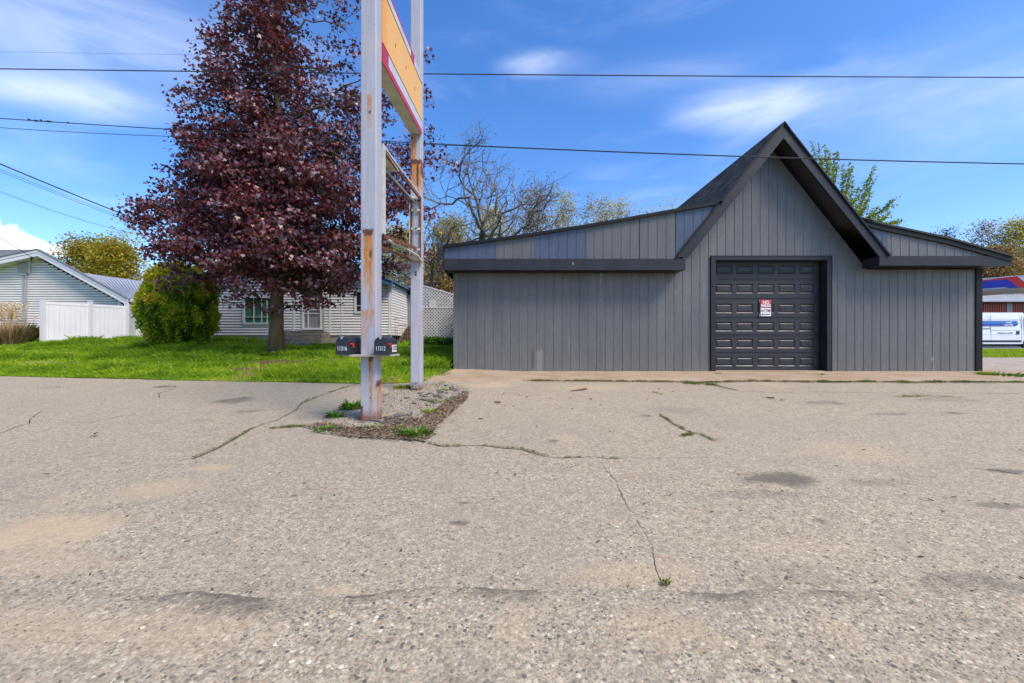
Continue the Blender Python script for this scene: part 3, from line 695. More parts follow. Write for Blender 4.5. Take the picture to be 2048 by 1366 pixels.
# overhead door: six sections, five stamped panels each
YD = YW+.225; dsc = F/YD
dcx = XW(1531.4, YD); dpx = XW(1442, YD)-XW(1400, YD)
rows = [(140, 235), (325, 430), (515, 625), (695, 800), (860, 965), (1035, 1140)]
rows = [(500+a/4.88, 500+b/4.88) for a, b in rows]
bnd = [500+v/4.88 for v in (60, 285, 475, 660, 830, 1000, 1178)]
pmesh = None
dx0, dx1 = dcx-2.5*dpx-.03, dcx+2.5*dpx+.03
pw = .245
for r, (a, b) in enumerate(rows):
    zt, zb = ZW(a, YD)+.03, ZW(b, YD)-.03
    st, sb = ZW(bnd[r], YD)-.004, ZW(bnd[r+1], YD)+.004
    ph = .275; zc = (zt+zb)/2; p0, p1 = zc-ph/2, zc+ph/2
    mb = MB(); mb.box(dx0, dx1, YD, YD+.05, p1, st); mb.box(dx0, dx1, YD, YD+.05, sb, p0)
    cx = [dcx+(i-2)*dpx for i in range(5)]; e = dx0
    for c in cx: mb.box(e, c-pw, YD, YD+.05, p0, p1); e = c+pw
    mb.box(e, dx1, YD, YD+.05, p0, p1)
    if r: mb.box(dx0, dx1, YD-.006, YD, st-.028, st-.016)
    mb.box(dx0, dx1, YD-.006, YD, sb+.012, sb+.024)
    sec = mb.build('door_section', M['door'], ga)
    for c in cx:
        if pmesh is None:
            m2 = MB(); W2, H2 = pw, ph/2
            rg = [(0, 0), (.030, .020), (.042, .020), (.066, .004)]
            for (i0, d0), (i1, d1) in zip(rg[:-1], rg[1:]):
                o_ = [(-W2+i0, d0, -H2+i0), (W2-i0, d0, -H2+i0), (W2-i0, d0, H2-i0), (-W2+i0, d0, H2-i0)]
                n_ = [(-W2+i1, d1, -H2+i1), (W2-i1, d1, -H2+i1), (W2-i1, d1, H2-i1), (-W2+i1, d1, H2-i1)]
                for j in range(4): m2.face([o_[j], o_[(j+1) % 4], n_[(j+1) % 4], n_[j]])
            m2.face(n_)
            pmesh = bpy.data.meshes.new('door_panel'); pmesh.from_pydata(m2.v, [], m2.f); pmesh.materials.append(M['door'])
        q = link(bpy.data.objects.new('door_panel', pmesh), sec); q.location = (c-G0[0], YD-G0[1], zc-G0[2])
mb = MB(); mb.box(ix0, ix1, YD+.06, YD+.08, .4, iz); mb.build('door_backing', M['trimblack'], ga)
mb = MB(); mb.box(ix0+.002, ix1-.002, YW+.0, YD+.10, .40, .445); mb.build('door_sill', M['pad'], ga)
# no parking sign on the door
YS = YD-.02; sx0, sx1, sz0, sz1 = XW(1521.3, YS), XW(1542, YS), ZW(632.2, YS), ZW(599.8, YS)
sg = thing('no_parking_sign', 'small red and white no parking sign in black frame hung on the garage door', 'sign', ((sx0+sx1)/2, YS, sz0))
mb = MB(); mb.box(sx0-.03, sx1+.035, YS+.002, YS+.014, sz0-.02, sz1+.02); mb.build('frame', M['black'], sg)
zm = sz0+(sz1-sz0)*.52
mb = MB(); mb.box(sx0, sx1, YS-.002, YS+.002, sz0, zm-.008); mb.build('white_panel', M['numeral'], sg)
mb = MB(); mb.box(sx0, sx1, YS-.002, YS+.002, zm, sz1); mb.build('red_panel', pm('sign_orange_red', (.62, .06, .03), .08, 4, .5), sg)
cxs = (sx0+sx1)/2; H = sz1-sz0; fr = (R(90), 0, 0)
text('lettering', 'NO', .125, (cxs, YS-.004, sz1-H*.16), fr, M['numeral'], sg, .9, .004)
text('lettering', 'PARKING', .105, (cxs, YS-.004, sz1-H*.36), fr, M['numeral'], sg, .62, .004)
redink = pm('red_ink', (.30, .03, .03), .05, 4, .5, bump=0)
text('lettering', 'ANYTIME', .12, (cxs, YS-.004, sz0+H*.33), fr, redink, sg, .58, .001)
mb = MB(); mb.box(sx0+.035, sx1-.03, YS-.004, YS-.002, sz0+H*.08, sz0+H*.13); mb.xz([(sx0+.01, sz0+H*.105), (sx0+.05, sz0+H*.17), (sx0+.05, sz0+H*.04)], YS-.004, YS-.002); mb.build('ink_bar', redink, sg)
for dz in (sz0-.01, sz1-.06): 
    mb = MB(); mb.box(sx0-.042, sx0-.032, YS-.004, YS+.01, dz, dz+.08); mb.build('hanger', M['galv'], sg)

# ------------------------------------------------------------------ pole sign
Y1, Y2 = 5.47, 8.19
b1, b2 = ZW(846, Y1)-.02, ZW(783, Y2)-.02
ps = thing('pole_sign', 'old yellow and red sign on two rusting lavender-grey steel posts', 'pole sign', (-1.92, Y1, b1))
HP = 8.6
def post(xc, y, zb, mat, w=.213, d=.225):
    me = MB(); r = .014
    c = [(-w/2+r, 0), (w/2-r, 0), (w/2-r*.3, r*.3), (w/2, r), (w/2, d-r), (w/2-r, d), (-w/2+r, d), (-w/2, d-r), (-w/2, r), (-w/2+r*.3, r*.3)]
    zs = np.linspace(zb, HP, 30)
    for z0, z1 in zip(zs[:-1], zs[1:]):
        for j in range(len(c)):
            a, b = c[j], c[(j+1) % len(c)]; me.face([(xc+a[0], y+a[1], z0), (xc+b[0], y+b[1], z0), (xc+b[0], y+b[1], z1), (xc+a[0], y+a[1], z1)])
    me.face([(xc+a[0], y+a[1], HP) for a in c])
    return me.build('post', mat, ps)
post(XW(736.8, Y1), Y1, b1, M['post1']); post(XW(831.6, Y2), Y2, b2, M['post2'])
mb = MB(); x2 = XW(832, Y2); mb.box(x2-.05, x2+.045, Y2-.028, Y2-.002, ZW(777, Y2), ZW(763.5, Y2)); p_ = mb.build('access_cover', M['galv'], ps)
mb = MB(); [mb.box(x2-.01, x2+.012, Y2-.034, Y2-.028, z-.01, z+.01) for z in (ZW(774, Y2), ZW(767, Y2))]; mb.build('bolt', M['rustbar'], ps)
mb = MB(); [mb.box(XW(831.5, Y2)-.018, XW(831.5, Y2)+.018, Y2-.004, Y2+.01, ZW(y, Y2)-.018, ZW(y, Y2)+.018) for y in (544.5, 549.5)]; mb.build('bolt_hole', M['black'], ps)
for dx in (-.08, .06):
    mb = MB(); mb.tube([(x2+dx, Y2-.05, b2-.02), (x2+dx, Y2-.05, b2+.035)], .05, 10); mb.build('base_bolt', M['rustbar'], ps)
# sign box: z tilts up slightly with depth
XS = -1.80; YA, YB_ = 5.70, 8.175
tilt = (5.41-5.17)/(8.19-5.7)
def sz(y, h): return 5.17+tilt*(y-5.7)+h
def strip(x0, x1, ya, yb, h0, h1, name, mat, parent=ps, hb=None):
    mb = MB(); q = [(x0, ya, sz(ya, h0)), (x0, yb, sz(yb, h0)), (x0, yb, sz(yb, h1)), (x0, ya, sz(ya, h1))]
    mb.prism(q, (x1-x0, 0, 0)); return mb.build(name, mat, parent)
strip(-2.03, XS-.012, YA, YB_, -.0, 1.17, 'sign_case', M['cream'])
fc = strip(XS-.010, XS, YA, YB_, .26, 1.0, 'yellow_panel', M['signyellow'])
strip(XS-.010, XS+.001, YA+.28, 7.35, .085, .255, 'white_panel', M['signwhite']); strip(XS-.010, XS+.001, 7.356, YB_-.02, .085, .255, 'white_panel', M['signwhite'])
strip(XS-.010, XS+.002, YA, YB_, -.01, .083, 'red_border', M['signred']); strip(XS-.010, XS+.002, YA, YA+.275, .085, .258, 'red_border', M['signred'])
strip(XS-.010, XS+.001, YA, 7.3, 1.005, 1.13, 'white_panel', M['signwhite']); strip(XS-.010, XS+.001, 7.56, YB_-.01, 1.005, 1.15, 'white_panel', M['signwhite'])
strip(XS-.010, XS+.002, YA, 7.3, 1.132, 1.18, 'red_border', M['signred']); strip(XS-.010, XS+.002, 7.305, 7.555, 1.005, 1.18, 'red_border', M['signred'])
for h in (.258, 1.0): strip(XS-.002, XS+.005, YA, YB_, h-.006, h+.005, 'panel_joint', M['black'])
random.seed(3)
for k in range(11):
    y = 5.9+k*.21; mb = MB(); h = .62+.02*math.sin(k*3); l = random.uniform(.03, .06)
    mb.prism([(XS+.001, y, sz(y, h-l)), (XS+.001, y+.02, sz(y, h-l*.8)), (XS+.001, y+.025, sz(y, h+l)), (XS+.001, y+.003, sz(y, h+l*.8))], (.003, 0, 0)); mb.build('letter_scar', [M['signwhite'], M['rustbar']][k % 3 == 2], ps)
# lower frame
ZT1, ZT2, ZL1, ZL2 = ZW(291, 5.72), ZW(395, 8.17), ZW(467, 5.72), ZW(521, 8.17)
def pt(y, a, b, x): return (x, y, a+(b-a)*(y-5.72)/(8.17-5.72))
def fr_bar(name, x, ya, yb, a, b, w, h, mat, sub=0):
    mb = MB(); mb.bar(pt(ya, a, b, x), pt(yb, a, b, x), w, h); return mb.build(name, mat, ps)
fr_bar('frame_rail', XS-.0, 5.72, 8.17, ZT1, ZT2, .022, .026, M['cream'])
fr_bar('frame_rail', XS-.022, 5.76, 8.15, ZT1-.045, ZT2-.045, .025, .035, M['rustbar'])
fr_bar('frame_rail', -2.0, 6.4, 8.17, ZT1-.10, ZT2-.06, .03, .04, M['rustbar'])
fr_bar('frame_rail', -1.93, 6.3, 8.17, ZT1-.16, ZT2-.10, .022, .03, M['galv'])
mb = MB(); mb.box(-2.03, XS-.005, 5.70, 6.55, ZT1-.02, ZT1+.0); mb.build('top_plate', M['cream'], ps)
mb = MB(); mb.box(XS-.06, XS+.012, 5.70, 5.735, ZL1, ZT1+.02); mb.box(XS-.010, XS+.014, 5.736, 5.80, ZL1, ZT1); mb.build('frame_upright', M['cream'], ps)
mb = MB(); mb.box(-2.035, -2.02, 8.12, 8.16, ZL2-.02, ZT2); mb.build('frame_upright', M['cream'], ps)
mb = MB()
yb = 8.155
mb.box(-2.01, XS+.01, yb, 8.188, ZL2, ZT2-.02); mb.build('back_plate', M['post2'], ps)
for (x0, x1, z0, z1) in ((-2.015, -1.985, ZL2, ZT2-.05), (XS-.035, XS-.008, ZL2, ZT2-.05), (-1.985, XS-.035, ZT2-.075, ZT2-.05)):
    mb = MB(); mb.box(x0, x1, yb-.03, yb-.002, z0, z1); mb.build('angle_iron', M['rustbar'], ps)
mb = MB(); mb.box(-2.04, XS+.01, yb-.06, yb-.032, ZT2-.04, ZT2-.005); mb.build('cap_plate', M['cream'], ps)
for yy in (420.5, 458, 499):
    z = ZW(yy, yb); mb = MB(); mb.box(-1.99, XS-.02, yb-.05, yb-.032, z-.03, z+.012); q = mb.build('batten', M['cream'], ps)
    mb = MB(); mb.tube([(-1.895, yb-.062, z), (-1.895, yb-.05, z)], .016, 8); mb.build('batten_bolt', M['black'], q)
mb = MB(); z = ZW(499, yb); mb.tube([(-1.96, yb-.06, ZT2-.05), (-1.91, yb-.07, ZT2-.28), (-1.93, yb-.06, ZW(430, yb)), (-1.93, yb-.06, z-.1)], .008, 6); mb.tube([(-1.885, yb-.06, ZT2-.05), (-1.885, yb-.06, ZT2-.3)], .005, 5); mb.build('conduit', M['galv'], ps)
mb = MB(); mb.bar((XS-.02, 5.78, ZL1-.02), (XS-.10, 8.13, ZW(497, 8.13)), .03, .05); mb.build('loose_rail', M['rustbar'], ps)
mb = MB(); mb.bar((-1.99, 5.9, ZW(482, 5.72)), (-2.0, 8.15, ZW(520, 8.15)), .035, .035); mb.build('loose_rail', M['rustbar'], ps)
mb = MB(); pl = [(XS-.02, 6.02, ZW(479, 6.0)), (XS-.11, 6.75, ZW(490, 6.75)), (XS-.11, 7.35, ZW(497, 7.35)), (XS-.03, 7.9, ZW(511, 7.9)), (XS+.005, 8.18, ZW(525, 8.18))]
for a, b in zip(pl[:-1], pl[1:]): mb.bar(a, b, .05, .02)
mb.build('bent_trim', M['cream'], ps)
mb = MB(); mb.face([(-2.02, 7.6, ZL2-.0), (XS-.02, 7.7, ZL2-.0), (XS, 8.16, ZL2), (-2.02, 8.16, ZL2)]); mb.face([(-2.02, 7.6, ZL2-.01), (XS-.02, 7.7, ZL2-.01), (XS, 8.16, ZL2-.01), (-2.02, 8.16, ZL2-.01)]); mb.build('bottom_plate', M['cream'], ps)
# shelf that carries the mailboxes
ysf = 5.35; zs = ZW(709.5, ysf)
mb = MB(); x0, x1, x2_ = XW(688.5, ysf), XW(735, ysf), XW(794, 5.75)
mb.box(x0, x2_-.05, ysf, Y1-.002, zs-.025, zs); mb.box(x0, XW(721, Y1)-.002, Y1-.002, Y1+.34, zs-.025, zs); mb.box(XW(753, Y1)+.002, x2_+.02, Y1-.002, Y1+.34, zs-.025, zs)
mb.build('mailbox_shelf', M['board'], ps)

def mailbox(num, px, label, side=None):
    y0 = 5.29; x = XW(px, y0); w, h, d = .160, .228, .47
    z = zs+.002
    t = thing('mailbox', label, 'mailbox', (x, y0, z), 'mailboxes on the sign post shelf')
    prof = [(-w/2, 0), (w/2, 0)]+[(w/2*math.cos(a), h-w/2+w/2*math.sin(a)) for a in np.linspace(0, math.pi, 17)]
    mb = MB(); mb.prism([(x+a, y0+.012, z+b) for a, b in prof], (0, d, 0))
    b = mb.build('body', M['mailbox'], t, smooth=False)
    for yy in (.10, .33):     # pressed ribs
        mb = MB(); mb.prism([(x+a*1.02, y0+yy+.012, z+(b_-.0)*1.008) for a, b_ in prof], (0, .008, 0)); mb.build('rib', M['mailbox'], t)
    mb = MB(); mb.prism([(x+a*1.05, y0+d+.01, z+b_*1.02) for a, b_ in prof], (0, .012, 0)); mb.build('rear_cap', M['mailbox'], t)
    mb = MB(); mb.prism([(x+a*1.04, y0, z+b_*1.015) for a, b_ in prof], (0, .014, 0)); dr = mb.build('door', M['mailbox'], t)
    mb = MB(); mb.box(x-.014, x+.014, y0-.012, y0+.03, z+h-.012, z+h+.012); mb.box(x-.011, x+.011, y0-.014, y0-.002, z+h-.028, z+h-.01); mb.build('latch', M['galv'], t)
    text('numerals', num, .078, (x+.001, y0-.003, z+.078), (R(90), 0, 0), M['numeral'], dr, .60, .0, spacing=1.12)
    fx = x+w/2+.004
    mb = MB(); yf = y0+.05; zf = z+.135
    mb.prism([(fx, yf, zf+.014), (fx, yf+.13, zf+.014), (fx, yf+.13, zf-.045), (fx, yf+.085, zf-.045), (fx, yf+.085, zf-.012), (fx, yf, zf-.002)], (.005, 0, 0))
    mb.build('flag', M['flag'], t)
    if side:
        mb = MB(); mb.box(x+w/2+.001, x+w/2+.004, y0+.24, y0+.45, z+.03, z+.125); q = mb.build('number_plate', M['numeral'], t)
        text('side_numerals', side, .09, (x+w/2+.006, y0+.345, z+.078), (R(90), 0, R(90)), M['mailbox'], t, .85, .002)
    return t
mailbox('11316', 684, 'black mailbox 11316 left of the rusty front post')
mailbox('11312', 761, 'black mailbox 11312 overlapping the right edge of the rusty front post', '11312')
# ------------------------------------------------------------------ houses
def wall_boards(parent, x0, x1, zb, zt, y, pitch, mat, holes=(), name='siding_board', clip=None, z_start=None):
    """lapped boards, each its own object; clip(x)->top z of the gable; holes = (x0,x1,z0,z1)"""
    z = zb; cache = {}; o0 = ORG[parent.name]
    while z < zt-.02:
        z1 = min(z+pitch, zt); segs = [(x0, x1)]
        if clip:      # allowed x range at this height
            g = np.linspace(x0, x1, 300); ok = [q for q in g if clip(q) > z+pitch*.3]
            if not ok: break
            segs = [(ok[0], ok[-1])]
        for h in holes:
            if h[2] < z+pitch*.5 < h[3]:
                ns = []
                for a, b in segs:
                    if h[1] <= a or h[0] >= b: ns.append((a, b)); continue
                    if h[0] > a: ns.append((a, h[0]))
                    if h[1] < b: ns.append((h[1], b))
                segs = ns
        for a, b in segs:
            if b-a < .03: continue
            key = (round(b-a, 4), round(z1-z, 4))
            if key not in cache:
                me = bpy.data.meshes.new(name); L = b-a; t = z1-z
                me.from_pydata([(0, -.004, t-.022), (L, -.004, t-.022), (L, -.030, 0), (0, -.030, 0), (0, .012, 0), (L, .012, 0), (L, .012, t-.022), (0, .012, t-.022)], [], [(3, 2, 1, 0), (4, 5, 2, 3), (0, 1, 6, 7), (0, 7, 4, 3), (1, 2, 5, 6)])
                me.materials.append(mat); cache[key] = me
            q = link(bpy.data.objects.new(name, cache[key]), parent); q.location = (a-o0[0], y-o0[1], z-o0[2])
        z += pitch
def window(parent, x0, x1, z0, z1, y, glass, frame, fw=.09, mull=(), bars=(), name='window'):
    mb = MB()
    mb.box(x0-fw, x0, y-.05, y+.03, z0-fw, z1+fw); mb.box(x1, x1+fw, y-.05, y+.03, z0-fw, z1+fw); mb.box(x0, x1, y-.05, y+.03, z0-fw, z0); mb.box(x0, x1, y-.05, y+.03, z1, z1+fw)
    for m_ in mull: mb.box(m_-.015, m_+.015, y-.02, y+.02, z0, z1)
    for m_ in bars: mb.box(x0, x1, y-.019, y+.019, m_-.015, m_+.015)
    w = mb.build(name, frame, parent)
    mb = MB(); mb.box(x0, x1, y+.021, y+.03, z0, z1); mb.build('pane', glass, w); return w
# white house behind the maple
YH = 18.6; hb = ZW(670, YH)
hx0, hx1 = XW(424, YH), XW(781, YH)
H0 = ((hx0+hx1)/2, YH, 1.0)
ho = thing('white_house', 'white lap-sided house with blue roof edge behind the purple maple', 'house', H0)
gap = [(XW(411, YH), ZW(557, YH)), (XW(575, YH), ZW(482, YH)), (XW(790, YH), ZW(566, YH))]
clip = lambda x: float(np.interp(x, [p[0] for p in gap], [p[1] for p in gap]))-.12
wx0, wx1, wz0, wz1 = XW(490, YH), XW(546, YH), ZW(645, YH), ZW(596, YH)
dx0_, dx1_, dz0_, dz1_ = XW(604.5, YH), XW(645, YH), ZW(660, YH), ZW(600, YH)
v0, v1, w0, w1 = XW(713, YH), XW(742, YH), ZW(623, YH), ZW(584, YH)
holes = [(wx0-.1, wx1+.1, wz0-.1, wz1+.1), (dx0_-.02, dx1_+.02, dz0_-.2, dz1_+.08), (v0-.1, v1+.1, w0-.1, w1+.1)]
PB = .1245
for a, b in ((424, 586.5), (590, 604.8), (645, 658), (662, 683), (684.2, 781)):
    wall_boards(ho, XW(a, YH), XW(b, YH), hb, ZW(482, YH), YH, PB, M['whitesid'], holes, clip=clip)
for a, b, zt in ((586.5, 590, 596), (658, 662, 596), (683, 684.2, 560), (777.5, 781.5, 572)):
    mb = MB(); mb.box(XW(a, YH), XW(b, YH), YH-.035, YH, hb, ZW(zt, YH)); mb.build('corner_board', M['whitetrim'], ho)
mb = MB(); mb.xz([(hx0, hb)]+[(hx0, clip(hx0))]+[(gap[1][0], clip(gap[1][0])), (hx1, clip(hx1)), (hx1, hb)], YH+.014, YH+.05); mb.build('sheathing', M['lapshade'], ho)
mb = MB(); mb.box(hx0, hx1, YH+.02, YH+.25, .6, hb); mb.build('foundation', M['foundation'], ho)
mb = MB(); mb.box(hx0, hx0+.06, YH+.05, YH+9, hb, clip(hx0)); mb.build('side_wall', M['whitesid'], ho)
mb = MB(); mb.box(hx1-.06, hx1, YH+.05, YH+3.2, hb, clip(hx1)+.1); mb.build('side_wall', M['whitesid'], ho)
z = hb; sbm = None
while z < clip(hx1):
    if sbm is None:
        sbm = bpy.data.meshes.new('siding_board'); t_ = PB
        sbm.from_pydata([(.004, 0, t_-.013), (.004, 3.15, t_-.013), (.026, 3.15, 0), (.026, 0, 0), (0, 0, 0), (0, 3.15, 0)], [], [(0, 3, 2, 1), (3, 4, 5, 2), (0, 4, 3), (1, 2, 5)]); sbm.materials.append(M['beigewall'])
    q = link(bpy.data.objects.new('siding_board', sbm), ho); q.location = (hx1-H0[0]+.001, YH+.05-H0[1], z-H0[2]); z += PB
for p, q in ((gap[0], gap[1]), (gap[1], gap[2])):
    mb = MB(); mb.xz([p, q, (q[0], q[1]-.20), (p[0], p[1]-.20)], YH-.45, YH-.40); mb.build('fascia', M['blueroof'], ho)
    mb = MB(); mb.xz([(p[0], p[1]+.004), (q[0], q[1]+.004), (q[0], q[1]+.06), (p[0], p[1]+.06)], YH-.50, YH+9); mb.build('roof', M['blueroof'], ho)
    mb = MB(); mb.xz([(p[0], p[1]-.14), (q[0], q[1]-.14), (q[0], q[1]-.12), (p[0], p[1]-.12)], YH-.40, YH); mb.build('soffit', M['whitetrim'], ho)
window(ho, wx0, wx1, wz0, wz1, YH-.01, M['curtain'], M['whitetrim'], mull=(XW(508, YH), XW(523.5, YH), XW(534.5, YH)), bars=(ZW(634, YH),))
window(ho, v0, v1, w0, w1, YH-.01, M['glassd'], M['whitetrim'], bars=(ZW(611.5, YH),))
# storm door
w = window(ho, dx0_+.09, dx1_-.09, dz0_+.10, dz1_, YH-.01, M['screen'], M['whitetrim'], fw=.09, mull=(XW(616.5, YH),), bars=(ZW(627.5, YH), ZW(620, YH)), name='storm_door')
mb = MB(); [mb.box(x, x+.05, YH+.004, YH+.01, dz0_+.12, dz1_-.03) for x in np.linspace(dx0_+.3, dx1_-.15, 4)]; mb.build('curtain_fold', M['concrete'], w)
mb = MB(); mb.box(dx1_+.01, dx1_+.10, YH-.04, YH, dz0_, dz1_+.1); mb.build('door_trim', M['board'], ho)
# steps
st = thing('porch_steps', 'weathered concrete steps below the white storm door', 'steps', (XW(620, YH), YH-.6, .9))
for k, (a, b, yt, yb_, dep) in enumerate(((580, 660, 661, 668, .55), (580, 661.5, 667.5, 674.5, .85), (567, 648, 675.5, 682, 1.15), (567, 671.5, 683, 700, 1.45))):
    y0 = YH-.05-dep; s_ = YH/y0
    mb = MB(); mb.box(XW(a, YH)*1, XW(b, YH)*1, y0, YH-.04, ZW(yb_, YH)-.3, ZW(yt+2.6, YH)); q = mb.build('tread', M['steps'], st)
    mb = MB(); mb.box(XW(a, YH)-.01, XW(b, YH)+.01, y0-.02, y0+.25, ZW(yt+2.6, YH)+.001, ZW(yt+2.6, YH)+.03); mb.build('nosing', M['concrete'], q)
# rear part of the house to the right, with door, railing and wooden steps
YR = 21.5
rw = thing('house_rear_wing', 'cream-sided rear wing with a side door right of the white house', 'house wing', (XW(800, YR), YR, 1.0))
wall_boards(rw, XW(775, YR), XW(811, YR), ZW(672, YR), ZW(580, YR), YR, .125, M['beigewall'])
mb = MB(); mb.box(XW(775, YR), XW(836, YR), YR+.014, YR+.1, .9, ZW(572, YR)); mb.build('sheathing', M['lapshade'], rw)
mb = MB(); mb.box(XW(811, YR), XW(815, YR), YR-.04, YR, ZW(655, YR), ZW(580, YR)); mb.box(XW(822, YR), XW(826, YR), YR-.04, YR, ZW(655, YR), ZW(580, YR)); mb.build('door_trim', M['whitetrim'], rw)
mb = MB(); mb.box(XW(815, YR), XW(822, YR), YR-.02, YR, ZW(655, YR), ZW(590, YR)); mb.build('door', M['screen'], rw)
mb = MB(); mb.xz([(XW(760, YR), ZW(568, YR)), (XW(845, YR), ZW(576, YR)), (XW(845, YR), ZW(580, YR)), (XW(760, YR), ZW(573, YR))], YR-.4, YR+5); mb.build('roof', M['greyroof'], rw)
YQ = 19.6
ws = thing('wooden_steps', 'small brown wooden steps behind the right mailbox', 'steps', (XW(815, YQ), YQ, 1.0))
for k in range(4):
    z = ZW(684-k*8.5, YQ); mb = MB(); mb.box(XW(798+k*2.2, YQ), XW(846, YQ), YQ+k*.25, YQ+k*.25+.3, z, z+.05); mb.build('tread', M['stepwood'], ws)
    mb = MB(); mb.box(XW(799+k*2.2, YQ), XW(846, YQ), YQ+k*.25+.27, YQ+k*.25+.29, z+.05, z+.20); mb.build('riser', M['stepwood'], ws)
mb = MB(); mb.bar((XW(797, YQ), YQ-.05, ZW(686, YQ)), (XW(804, YQ), YQ+1.0, ZW(655, YQ)), .05, .14); mb.build('stringer', M['stepwood'], ws)
YRL = 19.2
rl = thing('metal_railing', 'bent pipe railing beside the wooden steps', 'railing', (XW(800, YRL), YRL, 1.0))
mb = MB(); mb.tube([P(785, 684, YRL), P(785, 646, YRL), P(786, 639, YRL), P(790, 636, YRL), P(826, 636, YRL)], .028, 8); mb.build('rail', M['galv'], rl)
mb = MB(); mb.tube([P(785, 650, YRL), P(826, 650, YRL)], .018, 6); mb.tube([P(785, 686, YRL), P(826, 686, YRL)], .018, 6); mb.build('rail', M['galv'], rl)
for x in range(790, 826, 5):
    mb = MB(); mb.tube([P(x, 650, YRL), P(x, 686, YRL)], .006, 5); mb.build('baluster', M['galv'], rl)
# lattice screen
YL = 18.2
la = thing('lattice_screen', 'white diagonal lattice screen with sloping top left of the garage', 'lattice', (XW(880, YL), YL, 1.0))
lx0, lx1 = XW(838, YL), XW(916, YL); lz0 = ZW(680, YL); lt = lambda x: np.interp(x, [XW(849, YL), XW(910, YL)], [ZW(571, YL), ZW(589, YL)])+.0
def lslat(sgn, c, y):
    # line z = sgn*x + c, clipped to region
    xs_ = np.linspace(lx0, lx1, 400); zz = sgn*xs_+c
    top = np.interp(xs_, [lx0, XW(849, YL), XW(910, YL), lx1+1], [ZW(568, YL), ZW(571, YL), ZW(589, YL), ZW(590, YL)])
    ok = (zz > lz0) & (zz < top)
    if ok.sum() < 4: return
    i = np.where(ok)[0]; a, b = i[0], i[-1]
    mb = MB(); mb.bar((xs_[a], y, zz[a]), (xs_[b], y, zz[b]), .008, .032, up=(0, 0, 1)) if False else mb.prism([(xs_[a], y, zz[a]-.027), (xs_[b], y, zz[b]-.027), (xs_[b], y, zz[b]+.027), (xs_[a], y, zz[a]+.027)], (0, .008, 0))
    mb.build('slat', M['white'], la)
c0 = -8
for sgn, y in ((1, YL), (-1, YL+.010)):
    cs = np.arange(lz0-max(sgn*lx0, sgn*lx1), ZW(568, YL)-min(sgn*lx0, sgn*lx1), .144)
    for c in cs: lslat(sgn, c, y)
ty = YL-.012
tp = [(lx0, ZW(568, YL)), (XW(849, YL), ZW(571, YL)), (XW(910, YL), ZW(589, YL)), (lx1, ZW(590.5, YL))]
for a, b in zip(tp[:-1], tp[1:]):
    mb = MB(); mb.prism([(a[0], ty, a[1]), (b[0], ty, b[1]), (b[0], ty, b[1]-.05), (a[0], ty, a[1]-.05)], (0, .05, 0)); mb.build('top_rail', M['white'], la)
mb = MB(); mb.box(lx0, lx1, ty, ty+.011, ZW(616, YL), ZW(614, YL)); mb.build('mid_rail', M['white'], la)
mb = MB(); mb.box(lx0, lx0+.09, ty, ty+.06, 1.0, ZW(568, YL)); mb.build('post', M['white'], la)
mb = MB(); mb.box(XW(859, YL), XW(872.5, YL), YL+.02, YL+.03, ZW(614, YL), ZW(599, YL)); mb.build('paper_notice', M['white'], la)
# shed-like pale wall dimly behind the lattice
# ------------------------------------------------------------------ left house
YE, YEF = 21.5, 21.0
lh = thing('left_house', 'pale grey sided house with broad white gable at the left edge', 'house', (XW(75, YE), YE, 1.3))
gl = [(XW(-260, YEF), ZW(568, YEF)), (XW(0, YEF), ZW(513.5, YEF)), (XW(74.7, YEF), ZW(497.7, YEF)), (XW(256, YEF), ZW(597, YEF))]
gi = lambda x: float(np.interp(x, [p[0] for p in gl], [p[1] for p in gl]))
zb_l = ZW(680, YE)
wall_boards(lh, XW(-250, YE), XW(246, YE), zb_l, ZW(505, YE), YE, .127, M['beigewall'], clip=lambda x: gi(x*YEF/YE)-.36)
mb = MB(); mb.xz([(XW(-250, YE), zb_l-.5), (XW(246, YE), zb_l-.5), (XW(246, YE), ZW(606, YE))]+[(XW(75, YE), ZW(507, YE)), (XW(0, YE), ZW(523, YE)), (XW(-250, YE), ZW(575, YE))], YE+.014, YE+.1); mb.build('sheathing', M['lapshade'], lh)
for (p, q) in zip(gl[:-1], gl[1:]):
    mb = MB(); mb.xz([(p[0], p[1]-.035), (q[0], q[1]-.035), (q[0], q[1]-.17), (p[0], p[1]-.17)], YEF-.02, YEF+.02); mb.build('fascia', M['white'], lh)
    mb = MB(); mb.xz([(p[0], p[1]-.18), (q[0], q[1]-.18), (q[0], q[1]-.36), (p[0], p[1]-.36)], YEF+.0, YEF+.03); mb.build('fascia', M['white'], lh)
    mb = MB(); mb.xz([(p[0], p[1]-.34), (q[0], q[1]-.34), (q[0], q[1]-.36), (p[0], p[1]-.36)], YEF+.03, YE); mb.build('soffit', M['beigewall'], lh)
    mb = MB(); mb.xz([p, q, (q[0], q[1]-.034), (p[0], p[1]-.034)], YEF-.05, YEF+.14); mb.build('roof', M['greyroof'], lh)
mb = MB(); mb.face([P(-260, 500, 27), P(71, 499, 27), P(58, 503, 21.6), P(-20, 519, 21.6), P(-260, 569, 21.6)]); mb.face([P(-260, 500, 27.1), P(-260, 600, 27.1), P(71, 600, 27.1), P(71, 499, 27.1)]); mb.build('rear_roof', M['greyroof'], lh)
